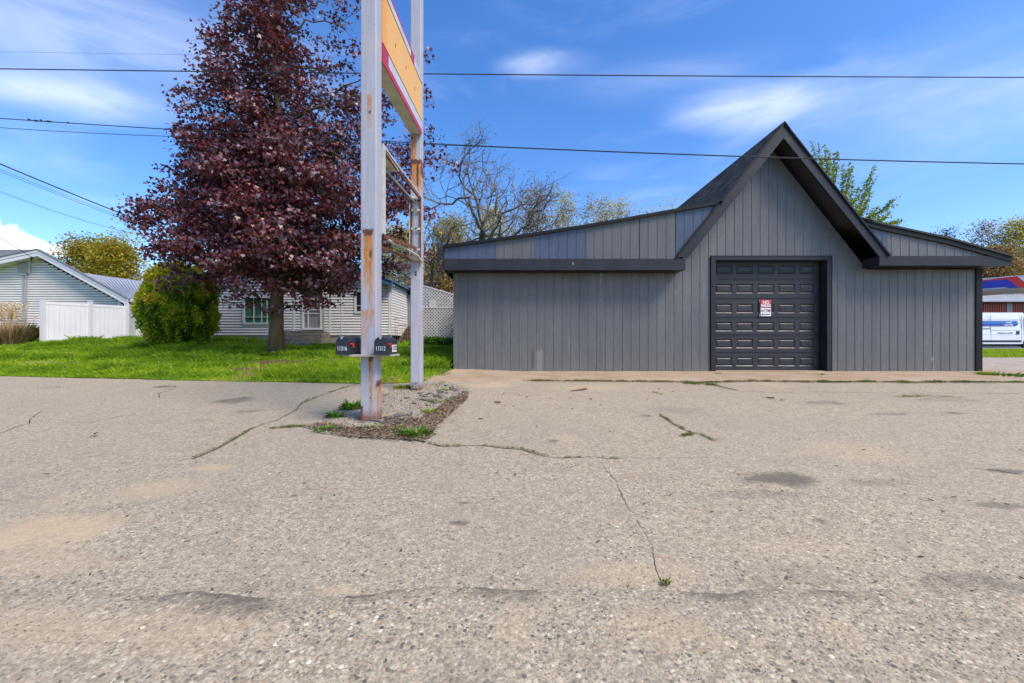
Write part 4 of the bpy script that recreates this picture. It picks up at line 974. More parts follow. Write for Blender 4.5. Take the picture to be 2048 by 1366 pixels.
# wing with the ribbed metal roof
e0, e1 = P(236, 600, 21.2), P(345, 601, 21.2)
r0, r1 = P(169, 546.5, 27), P(360, 573, 27)
mb = MB(); mb.face([e0, e1, r1, r0]); mb.face([Vector(q)-Vector((0, 0, .05)) for q in (e0, r0, r1, e1)]); w = mb.build('wing_roof', M['metalroof'], lh)
for k in range(26):
    t = k/25; a = Vector(e0).lerp(Vector(e1), t); b = Vector(r0).lerp(Vector(r1), t)
    mb = MB(); mb.bar(a+Vector((0, 0, .012)), b+Vector((0, 0, .012)), .035, .03); mb.build('roof_rib', M['metalroof'], w)
mb = MB(); mb.bar(P(236, 600.5, 21.15), P(345, 602, 21.15), .05, .13); mb.build('gutter', M['white'], lh)
mb = MB(); mb.box(XW(238, 21.7), XW(345, 21.7), 21.7, 21.8, 1.1, ZW(603, 21.7)); mb.build('wing_wall', M['beigewall'], lh)
mb = MB(); mb.box(XW(237.5, 21.1), XW(238.7, 21.1), 21.08, 21.12, 1.2, ZW(602, 21.1)); mb.build('downspout', M['white'], lh)
# louvre and conduits
lv = [XW(41, YE), XW(63, YE), ZW(547, YE), ZW(520, YE)]
mb = MB(); mb.box(lv[0], lv[1], YE-.10, YE-.03, lv[2], lv[3]); q = mb.build('vent_box', M['beigewall'], lh)
n = 11
for k in range(n):
    z = lv[2]+.05+(lv[3]-lv[2]-.08)*k/(n-1); mb = MB(); mb.bar((lv[0]+.05, YE-.125, z), (lv[1]-.04, YE-.125, z), .05, .018); mb.build('louvre', M['concrete'], q)
mb = MB(); mb.box(lv[0]-.05, lv[0]-.003, YE-.12, YE-.03, lv[2], lv[3]); mb.build('vent_side', M['galv'], lh)
for x, yb_ in ((46, 641), (51.7, 680)):
    mb = MB(); mb.tube([P(x, 548, YE-.08), P(x, yb_, YE-.08)], .028, 8); mb.build('conduit', M['galv'], lh)
mb = MB(); mb.box(XW(44, YE), XW(55, YE), YE-.11, YE-.03, ZW(551, YE), ZW(546.5, YE)); mb.build('conduit_fitting', M['galv'], lh)
mb = MB(); mb.tube([P(33, 628, YE-.06), P(36, 640, YE-.06), P(46, 641, YE-.06)], .012, 5); mb.build('cable_loop', M['wire'], lh)
# ------------------------------------------------------------------ white vinyl fence
fp = [(85.5, 597.3, 682.7), (180.5, 603, 681.5), (253.4, 607.8, 680.5), (271.5, 611.5, 680), (310, 616, 679.5)]
ZTF = 3.09
fpts = []
for (x, yt, yb_) in fp:
    Yv = (ZTF-CZ)*F/(PY-yt); fpts.append((XW(x, Yv), Yv))
fn = thing('vinyl_fence', 'white vinyl privacy fence running back towards the round shrub', 'fence', (fpts[0][0], fpts[0][1], 1.2))
for i, (x, y) in enumerate(fpts):
    w = .064 if i != 3 else .03; mb = MB(); mb.box(x-w, x+w, y-w, y+w, 1.0, ZTF+.0); q = mb.build('post', M['white'], fn)
    mb = MB(); c = [(x-w-.012, y-w-.012, ZTF+.001), (x+w+.012, y-w-.012, ZTF+.001), (x+w+.012, y+w+.012, ZTF+.001), (x-w-.012, y+w+.012, ZTF+.001)]
    mb.prism(c, (0, 0, .02)); ap = (x, y, ZTF+.045)
    for j in range(4): mb.face([Vector(c[j])+Vector((0, 0, .021)), Vector(c[(j+1) % 4])+Vector((0, 0, .021)), ap])
    mb.build('post_cap', M['white'], q)
for (a, b) in zip(fpts[:-1], fpts[1:]):
    A_ = Vector((*a, 0)); B_ = Vector((*b, 0)); d = (B_-A_); L = d.length; d.normalize(); nl = Vector((-d.y, d.x, 0))*-1
    for z, h in ((ZTF-.17, .12), (1.36, .12)):
        mb = MB(); mb.bar(A_+Vector((0, 0, z)), B_+Vector((0, 0, z)), .045, h); mb.build('rail', M['white'], fn)
    n = max(1, int(L/.15)); 
    for k in range(n):
        s0 = A_+d*(L*k/n+.002); s1 = A_+d*(L*(k+1)/n-.002)
        mb = MB(); mb.prism([s0-nl*.011+Vector((0, 0, 1.2)), s1-nl*.011+Vector((0, 0, 1.2)), s1+nl*.011+Vector((0, 0, 1.2)), s0+nl*.011+Vector((0, 0, 1.2))], (0, 0, ZTF-.2-1.2)); mb.build('picket', M['white'], fn)
# little utility stub by the white house
mb = MB(); mb.tube([P(493, 686, 17.2), P(493, 680.5, 17.2)], .03, 8); mb.tube([P(493, 680.5, 17.2), P(493, 679, 17.2)], .045, 8)
tag(mb.build('vent_pipe', M['galv'], None), 'short grey pipe stub in the grass by the white house', 'pipe')

# ------------------------------------------------------------------ right background: van, canopy, red building
YV = 29.0; sc = YV/F
vx0, vx1 = XW(1902, YV), XW(2092, YV); vz0, vz1 = ZW(688, YV), ZW(625, YV)
va = thing('cargo_van', 'white cargo van with blue arrow stripe parked beyond the grass verge', 'van', ((vx0+vx1)/2, YV, .8))
prof = [(0, 0), (0, .25), (0.03, 1.2), (.10, 1.95), (.22, 2.10), (.40, vz1-vz0), (5.2, vz1-vz0), (5.5, 1.75), (6.3, 1.05), (6.7, .8), (6.72, 0)]
sxv = (vx1-vx0)/6.72
def vside(y, inset): return [(vx0+a*sxv+(inset if a < 3 else -inset), y, vz0+b-(inset*1.0 if b > 1 else 0)) for a, b in prof]
mb = MB(); rings = [vside(YV+.10, .10), vside(YV+.02, .03), vside(YV, 0), vside(YV+1.98, 0), vside(YV+2.0, .10)]
n = len(prof)
for i0, i1 in ((0, 1), (1, 2), (3, 4)): pass
A_ = [(x, y+(.10 if z > vz0+1.55 else 0)*min(1, (z-vz0-1.55)/.5), z) for x, y, z in vside(YV, 0)]
B_ = [(x, y-(.10 if z > vz0+1.55 else 0)*min(1, (z-vz0-1.55)/.5), z) for x, y, z in vside(YV+2.0, 0)]
mb.face(A_); mb.face(B_[::-1])
for i in range(n):
    j = (i+1) % n; mb.face([A_[i], B_[i], B_[j], A_[j]])
bod = mb.build('body', M['vanwhite'], va)
def vr(name, px0, px1, py0, py1, mat, dy=-.012, th=.01, parent=va):
    mb = MB(); mb.box(XW(px0, YV), XW(px1, YV), YV+dy, YV+dy+th, ZW(py1, YV), ZW(py0, YV)); return mb.build(name, mat, parent)
mb = MB()
for (a, b, c, d) in ((1981.6, 1982.1, 630, 686), (2043, 2043.6, 630, 686), (1962, 2043, 638.8, 639.2), (1983, 2043, 660, 660.3), (1910, 2040, 669.2, 669.6), (2047, 2047.5, 638, 670)):
    mb.box(XW(a, YV), XW(b, YV), YV-.004, YV+.01, ZW(d, YV), ZW(c, YV))
mb.build('panel_seam', pm('seam_grey', (.25, .26, .29), .05, 2, .5), va)
vr('rocker_trim', 1955, 2042, 680.5, 684.5, M['plastic'])
vr('door_track', 1956, 1981, 656.4, 657.6, M['plastic']); vr('door_handle', 2032.5, 2038.2, 662, 668.3, M['plastic'], -.03, .03)
def arrow(y0, y1, tipx, tipy, mat, name, x0=1954):
    mb = MB(); mb.prism([(XW(x0, YV), YV-.012, ZW(y1, YV)), (XW(tipx-4 if y1 > tipy else tipx, YV), YV-.012, ZW(y1, YV)), (XW(tipx if y1 > tipy else tipx-4, YV), YV-.012, ZW(y0, YV)), (XW(x0, YV), YV-.012, ZW(y0, YV))], (0, .008, 0)); return mb.build(name, mat, va)
arrow(642, 647.5, 2037, 647.5, M['vanblue2'], 'stripe'); arrow(647.6, 651.5, 2037, 647.5, M['vanblue'], 'stripe')
s_ = YV/F
text('lettering', 'Local', 3.8*s_*1.35, (XW(2017.5, YV), YV-.016, ZW(644.6, YV)), fr, M['numeral'], va, 1.0, .006)
text('lettering', 'One-Way', 3.6*s_*1.35, (XW(2017, YV), YV-.016, ZW(649.6, YV)), fr, M['numeral'], va, .9, .006)
text('lettering', 'Washington, D.C. area, 4070', 2.2*s_*1.35, (XW(2010, YV), YV-.008, ZW(666, YV)), fr, M['plastic'], va, .85, .004)
def wheel(px):
    x = XW(px, YV); z = vz0+.02
    mb = MB(); mb.tube([(x, YV-.02, z), (x, YV+.22, z)], .36, 24); w = mb.build('wheel', M['tyre'], va)
    mb = MB(); mb.tube([(x, YV-.035, z), (x, YV-.021, z)], .21, 16); mb.build('rim', M['galv'], w)
mb = MB(); [mb.tube([(XW(p, YV), YV-.006, vz0+.03), (XW(p, YV), YV+.01, vz0+.03)], .44, 20) for p in (1940, 2058)]; mb.build('wheel_arch', M['plastic'], va)
wheel(1940); wheel(2058)
mb = MB(); mb.box(vx0+.2, vx1-.3, YV+.15, YV+1.85, vz0-.2, vz0); mb.build('underbody', M['plastic'], va)
vr('side_window', 2050, 2068, 632, 648, M['glass'])

YC = 36.0
cn = thing('canopy', 'blue, red and white forecourt canopy beyond the garage', 'canopy', (XW(2000, YC), YC, .9))
def cz(x, a): return a
# the fascia rises towards the right: the canopy stands at an angle, its right end nearer
cA = (XW(1940, 38), 38.0); cB = (XW(2120, 35), 35.0)
ct, cbz = ZW(560, 38), ZW(582, 38)
def cpt(px, py):      # point on the fascia plane seen at this pixel
    dx, dy = cB[0]-cA[0], cB[1]-cA[1]; k = (px-PX)/F
    t = (k*cA[1]-cA[0])/(dx-k*dy); Yv = cA[1]+t*dy; return Vector((XW(px, Yv), Yv, ZW(py, Yv)))
nf = Vector((cB[1]-cA[1], -(cB[0]-cA[0]), 0)).normalized()
if nf.y > 0: nf = -nf
def cface(pts, name, mat, off_):
    mb = MB(); mb.prism([cpt(*p)+nf*off_ for p in pts], -nf*.03); return mb.build(name, mat, cn)
top = lambda x: np.interp(x, [1940, 1963, 2048, 2120], [559.5, 557.5, 551, 545.5]); bot = lambda x: np.interp(x, [1940, 1963, 2048, 2120], [583.5, 582, 575.5, 570])
cface([(1940, bot(1940)), (2120, bot(2120)), (2120, top(2120)), (1940, top(1940))], 'fascia_board', M['canwhite'], 0)
cface([(1940, 578), (1963, 577.5), (2010, 574), (2019, 576.3), (2036, 575.5), (2014, 558.5), (1963, 563), (1940, 565)], 'blue_band', M['canblue'], .05)
cface([(2019+18, 575.2), (2060, 573.5), (2034, 552.6), (2010, 555), (1980, 558.6), (1940, 562), (1940, 564.6), (1963, 562.6), (2014, 558.2)], 'red_band', M['canred'], .05)
mb = MB(); a, b = cpt(1940, bot(1940)), cpt(2120, bot(2120)); mb.prism([a, b, b-nf*7, a-nf*7], (0, 0, .12)); mb.build('deck', M['canwhite'], cn)
mb = MB(); a, b = cpt(1940, top(1940)-1), cpt(2120, top(2120)-1); mb.prism([a, b, b-nf*7, a-nf*7], (0, 0, -.1)); mb.build('top_sheet', M['canwhite'], cn)
for px in (1925, 2110):
    q = cpt(px, 570)-nf*3.4; mb = MB(); mb.box(q.x-.15, q.x+.15, q.y-.15, q.y+.15, .7, q.z); mb.build('column', M['canwhite'], cn)
YZ = 46.0
rb = thing('red_building', 'low red metal building with pale roof behind the van', 'building', (XW(2010, YZ), YZ, .8))
mb = MB(); mb.box(XW(1880, YZ), XW(2200, YZ), YZ, YZ+9, .6, ZW(600.5, YZ)); mb.build('wall', M['redwall'], rb)
for x in np.arange(1884, 2196, 4.6):
    if 2013 < x < 2024: continue
    mb = MB(); mb.box(XW(x, YZ)-.03, XW(x, YZ)+.03, YZ-.04, YZ, .8, ZW(602, YZ)); mb.build('batten', pm('red_batten', (.20, .025, .018), .1, 1, .5), rb)
mb = MB(); r_ = [P(1870, 602.5, YZ-.6), P(2210, 602.5, YZ-.6), P(2210, 583, YZ+5), P(1870, 583, YZ+5)]; mb.face(r_); mb.face([Vector(p)-Vector((0, 0, .15)) for p in r_[::-1]]); mb.build('roof', M['barn_roof'], rb)
mb = MB(); mb.box(XW(1870, YZ), XW(2210, YZ), YZ-.66, YZ-.6, ZW(603.5, YZ-.6), ZW(602, YZ-.6)); mb.build('gutter', M['galv'], rb)
mb = MB(); mb.box(XW(2013.5, YZ), XW(2015, YZ), YZ-.06, YZ, .8, ZW(603, YZ)); mb.box(XW(2021.5, YZ), XW(2023, YZ), YZ-.06, YZ, .8, ZW(603, YZ)); d_ = mb.build('door_frame', M['galv'], rb)
mb = MB(); mb.box(XW(2015, YZ), XW(2021.5, YZ), YZ-.03, YZ, .8, ZW(603, YZ)); mb.build('door', M['screen'], rb)
# ------------------------------------------------------------------ vegetation helpers
LEAF_MAPLE = np.array([(0, -.02), (.16, .06), (.42, .02), (.34, .22), (.52, .46), (.24, .46), (.14, .62), (0, 1.0), (-.14, .62), (-.24, .46), (-.52, .46), (-.34, .22), (-.42, .02), (-.16, .06)])*1.0
LEAF_OVAL = np.array([(0, 0), (.26, .35), (.18, .8), (0, 1), (-.2, .75), (-.26, .3)])
LEAF_QUAD = np.array([(0, 0), (.3, .5), (0, 1), (-.3, .5)])
def leaves(P_, out, size, tmpl, flat=.6, droop=.5, jit=.6, rg=rng):
    """leaf polygons at points P_; out = outward unit vectors"""
    n = len(P_); k = len(tmpl)
    up = np.array([0, 0, 1.0])
    nrm = up*flat+out*(1-flat)*.9+rg.normal(0, jit, (n, 3)); nrm /= np.linalg.norm(nrm, axis=1)[:, None]
    d = out*.8-up*droop+rg.normal(0, .5, (n, 3)); d -= nrm*(d*nrm).sum(1)[:, None]; d /= np.linalg.norm(d, axis=1)[:, None]+1e-9
    s = np.cross(nrm, d); sz = size*rg.uniform(.65, 1.25, (n, 1, 1))
    t = tmpl[None]; fold = np.abs(t[..., 0:1])*.35
    return (P_[:, None]+(s[:, None]*t[..., 0:1]+d[:, None]*t[..., 1:2]+nrm[:, None]*fold)*sz).reshape(-1, 3)
def wiggle(a, b, n, amp, rg, sag=0.0):
    a = np.array(a, float); b = np.array(b, float); t = np.linspace(0, 1, n)[:, None]
    L = np.linalg.norm(b-a); off = np.cumsum(rg.normal(0, amp*L/n, (n, 3)), 0); off -= off[0]; off -= t*off[-1]
    p = a+(b-a)*t+off; p[:, 2] += sag*L*np.sin(math.pi*t[:, 0]); return p
def tree(name, label, base, trunk_top, r0, env, h0, h1, ncl, lpc, crad, lsize, lmat, bark, seed, tmpl=LEAF_OVAL, nl=26, dens=None, flat=.6, droop=.4, group=None, cat='tree', tw=.012, first=.25, tint=None, up=.35, clf=(1, 1, .45)):
    rg = np.random.default_rng(seed); base = np.array(base, float); top = np.array(trunk_top, float)
    t = thing(name, label, cat, tuple(base), group)
    mb = MB(); tp = wiggle(base-[0, 0, .1], top, 14, .12, rg); tp[0] = base-[0, 0, .1]
    tp[:3, 0] = base[0]+(tp[:3, 0]-base[0])*.2; tp[:3, 1] = base[1]+(tp[:3, 1]-base[1])*.2
    H = top[2]-base[2]
    rad = [r0*(1-.93*(i/13)**.85) for i in range(14)]; rad[0] *= 1.18; rad[1] *= 1.03
    mb.tube(tp, rad, 12)
    # cluster centres in the envelope
    C = []
    while len(C) < ncl:
        h = rg.uniform(h0, h1)
        if dens is not None and rg.random() > dens(h): continue
        th = rg.uniform(0, 2*math.pi); r = env(h, th)*rg.random()**.45
        C.append((base[0]+math.cos(th)*r, base[1]+math.sin(th)*r, base[2]+h))
    C = np.array(C)
    # limbs
    S = []; 
    for i in range(nl):
        f = first+(1-first)*(i+.5)/nl*.97; p0 = np.array([np.interp(f*13, range(14), tp[:, j]) for j in range(3)])
        th = i*2.4+rg.uniform(-.4, .4); hh = p0[2]-base[2]; he = min(hh+env(min(max(hh, h0+.1), h1), th)*up, h1*.985)
        r = env(min(max(he, h0+.05), h1), th)*rg.uniform(.7, .95)
        p1 = np.array([base[0]+math.cos(th)*r, base[1]+math.sin(th)*r, base[2]+he])
        q = wiggle(p0, p1, 9, .35, rg, .06); rr = r0*.42*(1-f*.75)
        mb.tube(q, [max(rr*(1-.88*j/8), .006) for j in range(9)], 6); S.append(q[1:])
    S = np.concatenate(S+[tp[7:]])
    nsub = max(8, ncl//7); sub = C[rg.choice(ncl, nsub, replace=False)]; S2 = []
    for s_ in sub:
        dd = ((S-s_)**2).sum(1)+np.maximum(0, S[:, 2]-s_[2]+.1)*2; p0 = S[dd.argmin()]
        q = wiggle(p0, s_, 5, .35, rg, .03); mb.tube(q, [.03*r0/.2, .024*r0/.2, .018*r0/.2, .012*r0/.2, .006], 4, cap=False); S2.append(q[1:])
    S2 = np.concatenate(S2)
    br = MB()
    for c in C:
        p0 = S2[((S2-c)**2).sum(1).argmin()]
        if np.linalg.norm(p0-c) > .05: br.tube(wiggle(p0, c, 4, .3, rg), [tw, tw*.8, tw*.6, tw*.3], 3, cap=False)
    mb.build('trunk', bark, t, smooth=True)
    if br.f: tag(br.build('twigs', bark, t), kind='stuff')
    if lpc:
        ax = base+np.array([0, 0, (h0+h1)*.4]); L = C[:, None]+np.clip(rg.normal(0, 1, (ncl, lpc, 3)), -1.5, 1.5)*crad*np.array(clf)*.5
        L = L.reshape(-1, 3); out = L-ax; out /= np.linalg.norm(out, axis=1)[:, None]
        V = leaves(L, out, lsize, tmpl, flat, droop, rg=rg)
        ct = rg.uniform(0, 1, ncl); tn = np.clip(np.repeat(ct, lpc)*.5+rg.uniform(0, 1, ncl*lpc)*.6-.05, 0, 1)
        if tint is not None: tn = np.clip(tn+tint(L), 0, 1)
        bulk('crown', V, len(tmpl), lmat, t, tn)
    return t

# ------------------------------------------------------------------ the purple maple
TX, TY = XW(553, 13.6), 13.6
def crown_env(pr_l, pr_r, sc, x0, depth=.42):
    """envelope from heights (m) to half widths left/right"""
    def e(h, th):
        l = np.interp(h, pr_l[0], pr_l[1]); r = np.interp(h, pr_r[0], pr_r[1]); c = math.cos(th)
        w = r if c > 0 else l
        d = depth*(l+r)/2
        q = 1/math.sqrt((c/max(w, .05))**2+(math.sin(th)/max(d, .05))**2)
        return q*(1+.12*math.sin(th*5+h*2.1)+.08*math.sin(th*9-h*3.7))
    return e
zb = float(gz(TX, TY)); hpx = lambda y: ZW(y, TY)-zb; wpx = lambda w: w/F*TY
hs = [hpx(y) for y in (628, 600, 570, 520, 450, 390, 340, 290, 230, 150, 60, 0, -60, -120)]
wl = [wpx(w) for w in (60, 110, 215, 258, 238, 208, 185, 160, 150, 140, 82, 42, 20, 8)]
wr = [wpx(w) for w in (80, 225, 262, 275, 285, 320, 330, 335, 335, 310, 262, 220, 130, 30)]
menv = crown_env((hs, wl), (hs, wr), 1, 0)
mt = tree('purple_maple', 'large purple-leaved maple on the lawn between the fence and the pole sign', (TX, TY, zb), (TX+.25, TY+.1, zb+hpx(-110)), .235, menv, hpx(628), hpx(-110), 1450, 60, .46, .118, M['maple'], M['barkmoss'], 11,
     tmpl=LEAF_MAPLE, nl=46, dens=lambda h: np.interp(h, [hpx(628), hpx(590), hpx(550), hpx(510), hpx(350), hpx(290), hpx(200), hpx(0), hpx(-110)], [.04, .12, .42, 1, 1, .58, .24, .14, .12]), droop=.9, flat=.45, first=.17, up=.28, clf=(1.15, 1.15, .42))
# ------------------------------------------------------------------ round shrub
def shrub(name, label, cx, cy, cz_, rx, ry, rz, n, mat, seed, size=.11, kind_tint=None, lob=.14, cat='shrub', group=None):
    rg = np.random.default_rng(seed); t = thing(name, label, cat, (cx, cy, cz_-rz), group)
    u = rg.normal(0, 1, (n, 3)); u /= np.linalg.norm(u, axis=1)[:, None]
    th = np.arctan2(u[:, 1], u[:, 0]); ph = u[:, 2]
    lump = fbm(th*2.2+20, ph*3.5+9, seed, 4)-.5; lump2 = fbm(th*6+50, ph*6+30, seed+5, 3)-.5
    r = (1+.07*(rg.random(n) > .95))*(1-.13*u[:, 2]**2*np.sign(u[:, 2])+lob*2*lump+lob*1.5*lump2)*(1-.16*rg.random(n)**2)
    Pp = u*r[:, None]*np.array([rx, ry, rz])+np.array([cx, cy, cz_])
    V = leaves(Pp, u, size, LEAF_QUAD, .1, -.25, .75, rg)
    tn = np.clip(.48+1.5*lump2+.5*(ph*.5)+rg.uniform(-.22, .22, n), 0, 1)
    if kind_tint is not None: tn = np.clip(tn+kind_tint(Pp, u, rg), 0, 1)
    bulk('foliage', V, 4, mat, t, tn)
    mb = MB()
    for k in range(14):
        a = rg.uniform(0, 6.28); mb.tube(wiggle((cx+.1*math.cos(a), cy+.1*math.sin(a), cz_-rz-.05), (cx+math.cos(a)*rx*.6, cy+math.sin(a)*ry*.6, cz_+rz*rg.uniform(0, .6)), 5, .2, rg), [.04, .03, .025, .02, .01], 5)
    nn = 1400; uu = rg.normal(0, 1, (nn, 3)); uu /= np.linalg.norm(uu, axis=1)[:, None]
    mb.build('stems', M['bark'], t); return t
YS_ = 16.2; sx_, sy_ = XW(359, YS_), YS_
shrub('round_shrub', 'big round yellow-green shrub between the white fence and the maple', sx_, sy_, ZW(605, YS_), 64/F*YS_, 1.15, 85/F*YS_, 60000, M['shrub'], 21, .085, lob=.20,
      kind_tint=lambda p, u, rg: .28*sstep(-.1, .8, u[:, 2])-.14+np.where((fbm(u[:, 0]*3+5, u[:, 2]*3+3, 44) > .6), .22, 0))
# ------------------------------------------------------------------ trees behind
def bare_tree(label, base, lean, h, r0, seed, levels=6, spread=.62, bark='barkgrey', wig=.16, buds=0, mat=None, group='bare trees beyond the garage', fork=.38):
    rg = np.random.default_rng(seed); base = np.array(base, float); t = thing('bare_tree', label, 'tree', tuple(base), group)
    tr, tw = MB(), MB(); tips = []
    def grow(p, d, L, r, lv):
        n = 6; pts = [p]; dd = d.copy()
        for i in range(n):
            dd = dd+rg.normal(0, wig, 3)+np.array([0, 0, .05]); dd /= np.linalg.norm(dd); pts.append(pts[-1]+dd*L/n)
        e = .72 if lv < levels else .2
        (tr if lv < 3 else tw).tube(pts, [r*(1-(1-e)*i/n) for i in range(n+1)], 8 if lv < 2 else (5 if lv < 4 else 3), cap=False)
        if lv >= levels: tips.extend(pts[2:]); return
        k = 2 if rg.random() < .45 else 3
        for j in range(k+(1 if lv > 1 else 0)):
            ax = rg.normal(0, 1, 3); ax -= dd*(ax*dd).sum(); ax /= np.linalg.norm(ax)
            a = spread*rg.uniform(.55, 1.25); nd = dd*math.cos(a)+ax*math.sin(a); nd[2] += .12; nd /= np.linalg.norm(nd)
            at = pts[-1] if j < 2 else pts[rg.integers(2, n)]
            grow(np.array(at), nd, L*rg.uniform(.62, .85), r*(.68 if j == 0 else .52), lv+1)
    d0 = np.array(lean, float); d0 /= np.linalg.norm(d0)
    grow(base-[0, 0, .2], d0, h*fork, r0, 0)
    tr.build('trunk', M[bark], t, smooth=True); tag(tw.build('twigs', M[bark], t), kind='stuff')
    if buds:
        tp = np.array(tips); L = tp[rg.integers(0, len(tp), buds)]+rg.normal(0, .12, (buds, 3)); o_ = rg.normal(0, 1, (buds, 3)); o_ /= np.linalg.norm(o_, axis=1)[:, None]
        bulk('crown', leaves(L, o_, .17, LEAF_QUAD, .4, 0, .6, rg), 4, M[mat or 'budleaf'], t, rg.uniform(0, 1, buds))
    return t
def gp(px, Y, z=.8): return (XW(px, Y), Y, z)
bare_tree('tallest bare tree with twisting limbs between the maple and the garage roof', gp(950, 34), (.0, 0, 1), 16.5, .32, 108, 6, .85, buds=500, wig=.26, fork=.36)
bare_tree('bare tree forking low right of the tallest bare tree', gp(1008, 35), (.12, 0, 1), 14.5, .26, 8, 5, .62, buds=900, wig=.22)
bare_tree('small brownish bare tree above the left garage wing', gp(1058, 36), (.05, 0, 1), 11.5, .18, 13, 5, .6, buds=3600, wig=.2)
bare_tree('gnarled bare tree arching over at the left corner of the garage', gp(880, 27), (-.15, 0, 1), 9.0, .22, 19, 6, .75, buds=900, mat='yellowleaf')
def bgtree(label, px, ytop, half, Y, mat, seed, ybot=640, ncl=260, lpc=26, lsize=.2, crad=1.5, nl=16, group='spring trees behind the buildings', dens=None, bark='barkgrey', z0=.8, name='spring_tree', skew=0.0):
    H = ZW(ytop, Y)-z0; w = half/F*Y; hb_ = max(.12*H, ZW(ybot, Y)-z0)
    hh = [hb_, hb_+(H-hb_)*.3, hb_+(H-hb_)*.65, H]; ww = [w*.7, w, w*.85, w*.15]
    return tree(name, label, gp(px, Y, z0), (XW(px, Y)+skew, Y, z0+H*.93), .028*H*.55, crown_env((hh, ww), (hh, ww), 1, 0, .8), hb_, H, ncl, lpc, crad, lsize, M[mat], M[bark], seed, nl=nl, tmpl=LEAF_QUAD, tw=.016, up=.5, group=group, clf=(1, 1, .6), dens=dens)
bgtree('yellow-green tree behind the left house gable', 160, 484, 52, 34, 'yellowleaf', 31, ncl=330, lpc=30, crad=1.2)
bgtree('bright yellow tree directly left of the purple maple', 232, 488, 56, 33, 'yellowleaf', 32, ncl=380, lpc=34, crad=1.1)
bgtree('thin pale tree poking above the yellow tree beside the maple', 247, 462, 26, 38, 'springleaf', 33, ncl=160, lpc=27)
bgtree('greenish tree between the two yellow trees', 196, 480, 40, 37, 'greenleaf', 34, ncl=240, lpc=30)
bgtree('pale tree glimpsed through the lower maple crown', 450, 500, 90, 38, 'springleaf', 35, ncl=260)
bgtree('pale green tree behind the rusty posts', 800, 462, 70, 36, 'springleaf', 36, ncl=360, lpc=40)
bgtree('yellow-leaved tree below the tall bare tree', 905, 440, 60, 42, 'yellowleaf', 37, ncl=420, lpc=30)
bgtree('brown budding tree at the left end of the garage roof', 888, 505, 46, 30, 'budleaf', 38, ncl=420, lpc=37, crad=1.2, ybot=665)
bgtree('olive tree under the crossing bare branches', 985, 420, 75, 44, 'springleaf', 39, ncl=460, lpc=25)
bgtree('reddish-brown budding tree above the left garage wing', 1075, 382, 40, 40, 'budleaf', 40, ncl=300, lpc=30)
bgtree('thin budding tree with bunched top left of the pale trees', 1130, 388, 40, 43, 'springleaf', 41, ncl=240, lpc=22)
bgtree('pale green tree above the middle of the left garage wing', 1198, 400, 30, 43, 'springleaf', 42, ncl=190, lpc=25)
bgtree('pale green tree just right of its twin over the garage wing', 1238, 404, 30, 45, 'springleaf', 43, ncl=190, lpc=25)
bgtree('low pale tree top beside the steep shingled roof', 1345, 402, 26, 45, 'springleaf', 44, ncl=120, lpc=17)
bgtree('faint pale treetop halfway along the left garage roof', 1290, 413, 24, 46, 'springleaf', 45, ncl=120, lpc=20)
bgtree('dense olive tree behind the canopy at the right edge', 2040, 440, 60, 56, 'springleaf', 46, ncl=420, lpc=37, lsize=.26)
bgtree('half-bare tree left of the olive tree behind the canopy', 1972, 446, 44, 58, 'budleaf', 47, ncl=260, lpc=23, lsize=.24)
bgtree('brown thicket tree low behind the canopy', 1990, 500, 50, 52, 'budleaf', 48, ncl=420, lpc=44, lsize=.26, ybot=600)
bgtree('olive thicket tree at the far right beyond the red building', 2085, 495, 60, 54, 'springleaf', 49, ncl=420, lpc=44, lsize=.26, ybot=600)
bgtree('small dark evergreen tip above the right garage wing', 1890, 460, 15, 50, 'pine', 50, ncl=200, lpc=30, lsize=.2, name='evergreen_tree')
bgtree('brown thicket tree behind the lattice screen', 855, 560, 50, 29, 'budleaf', 51, ncl=300, lpc=37, ybot=680, crad=1.1)
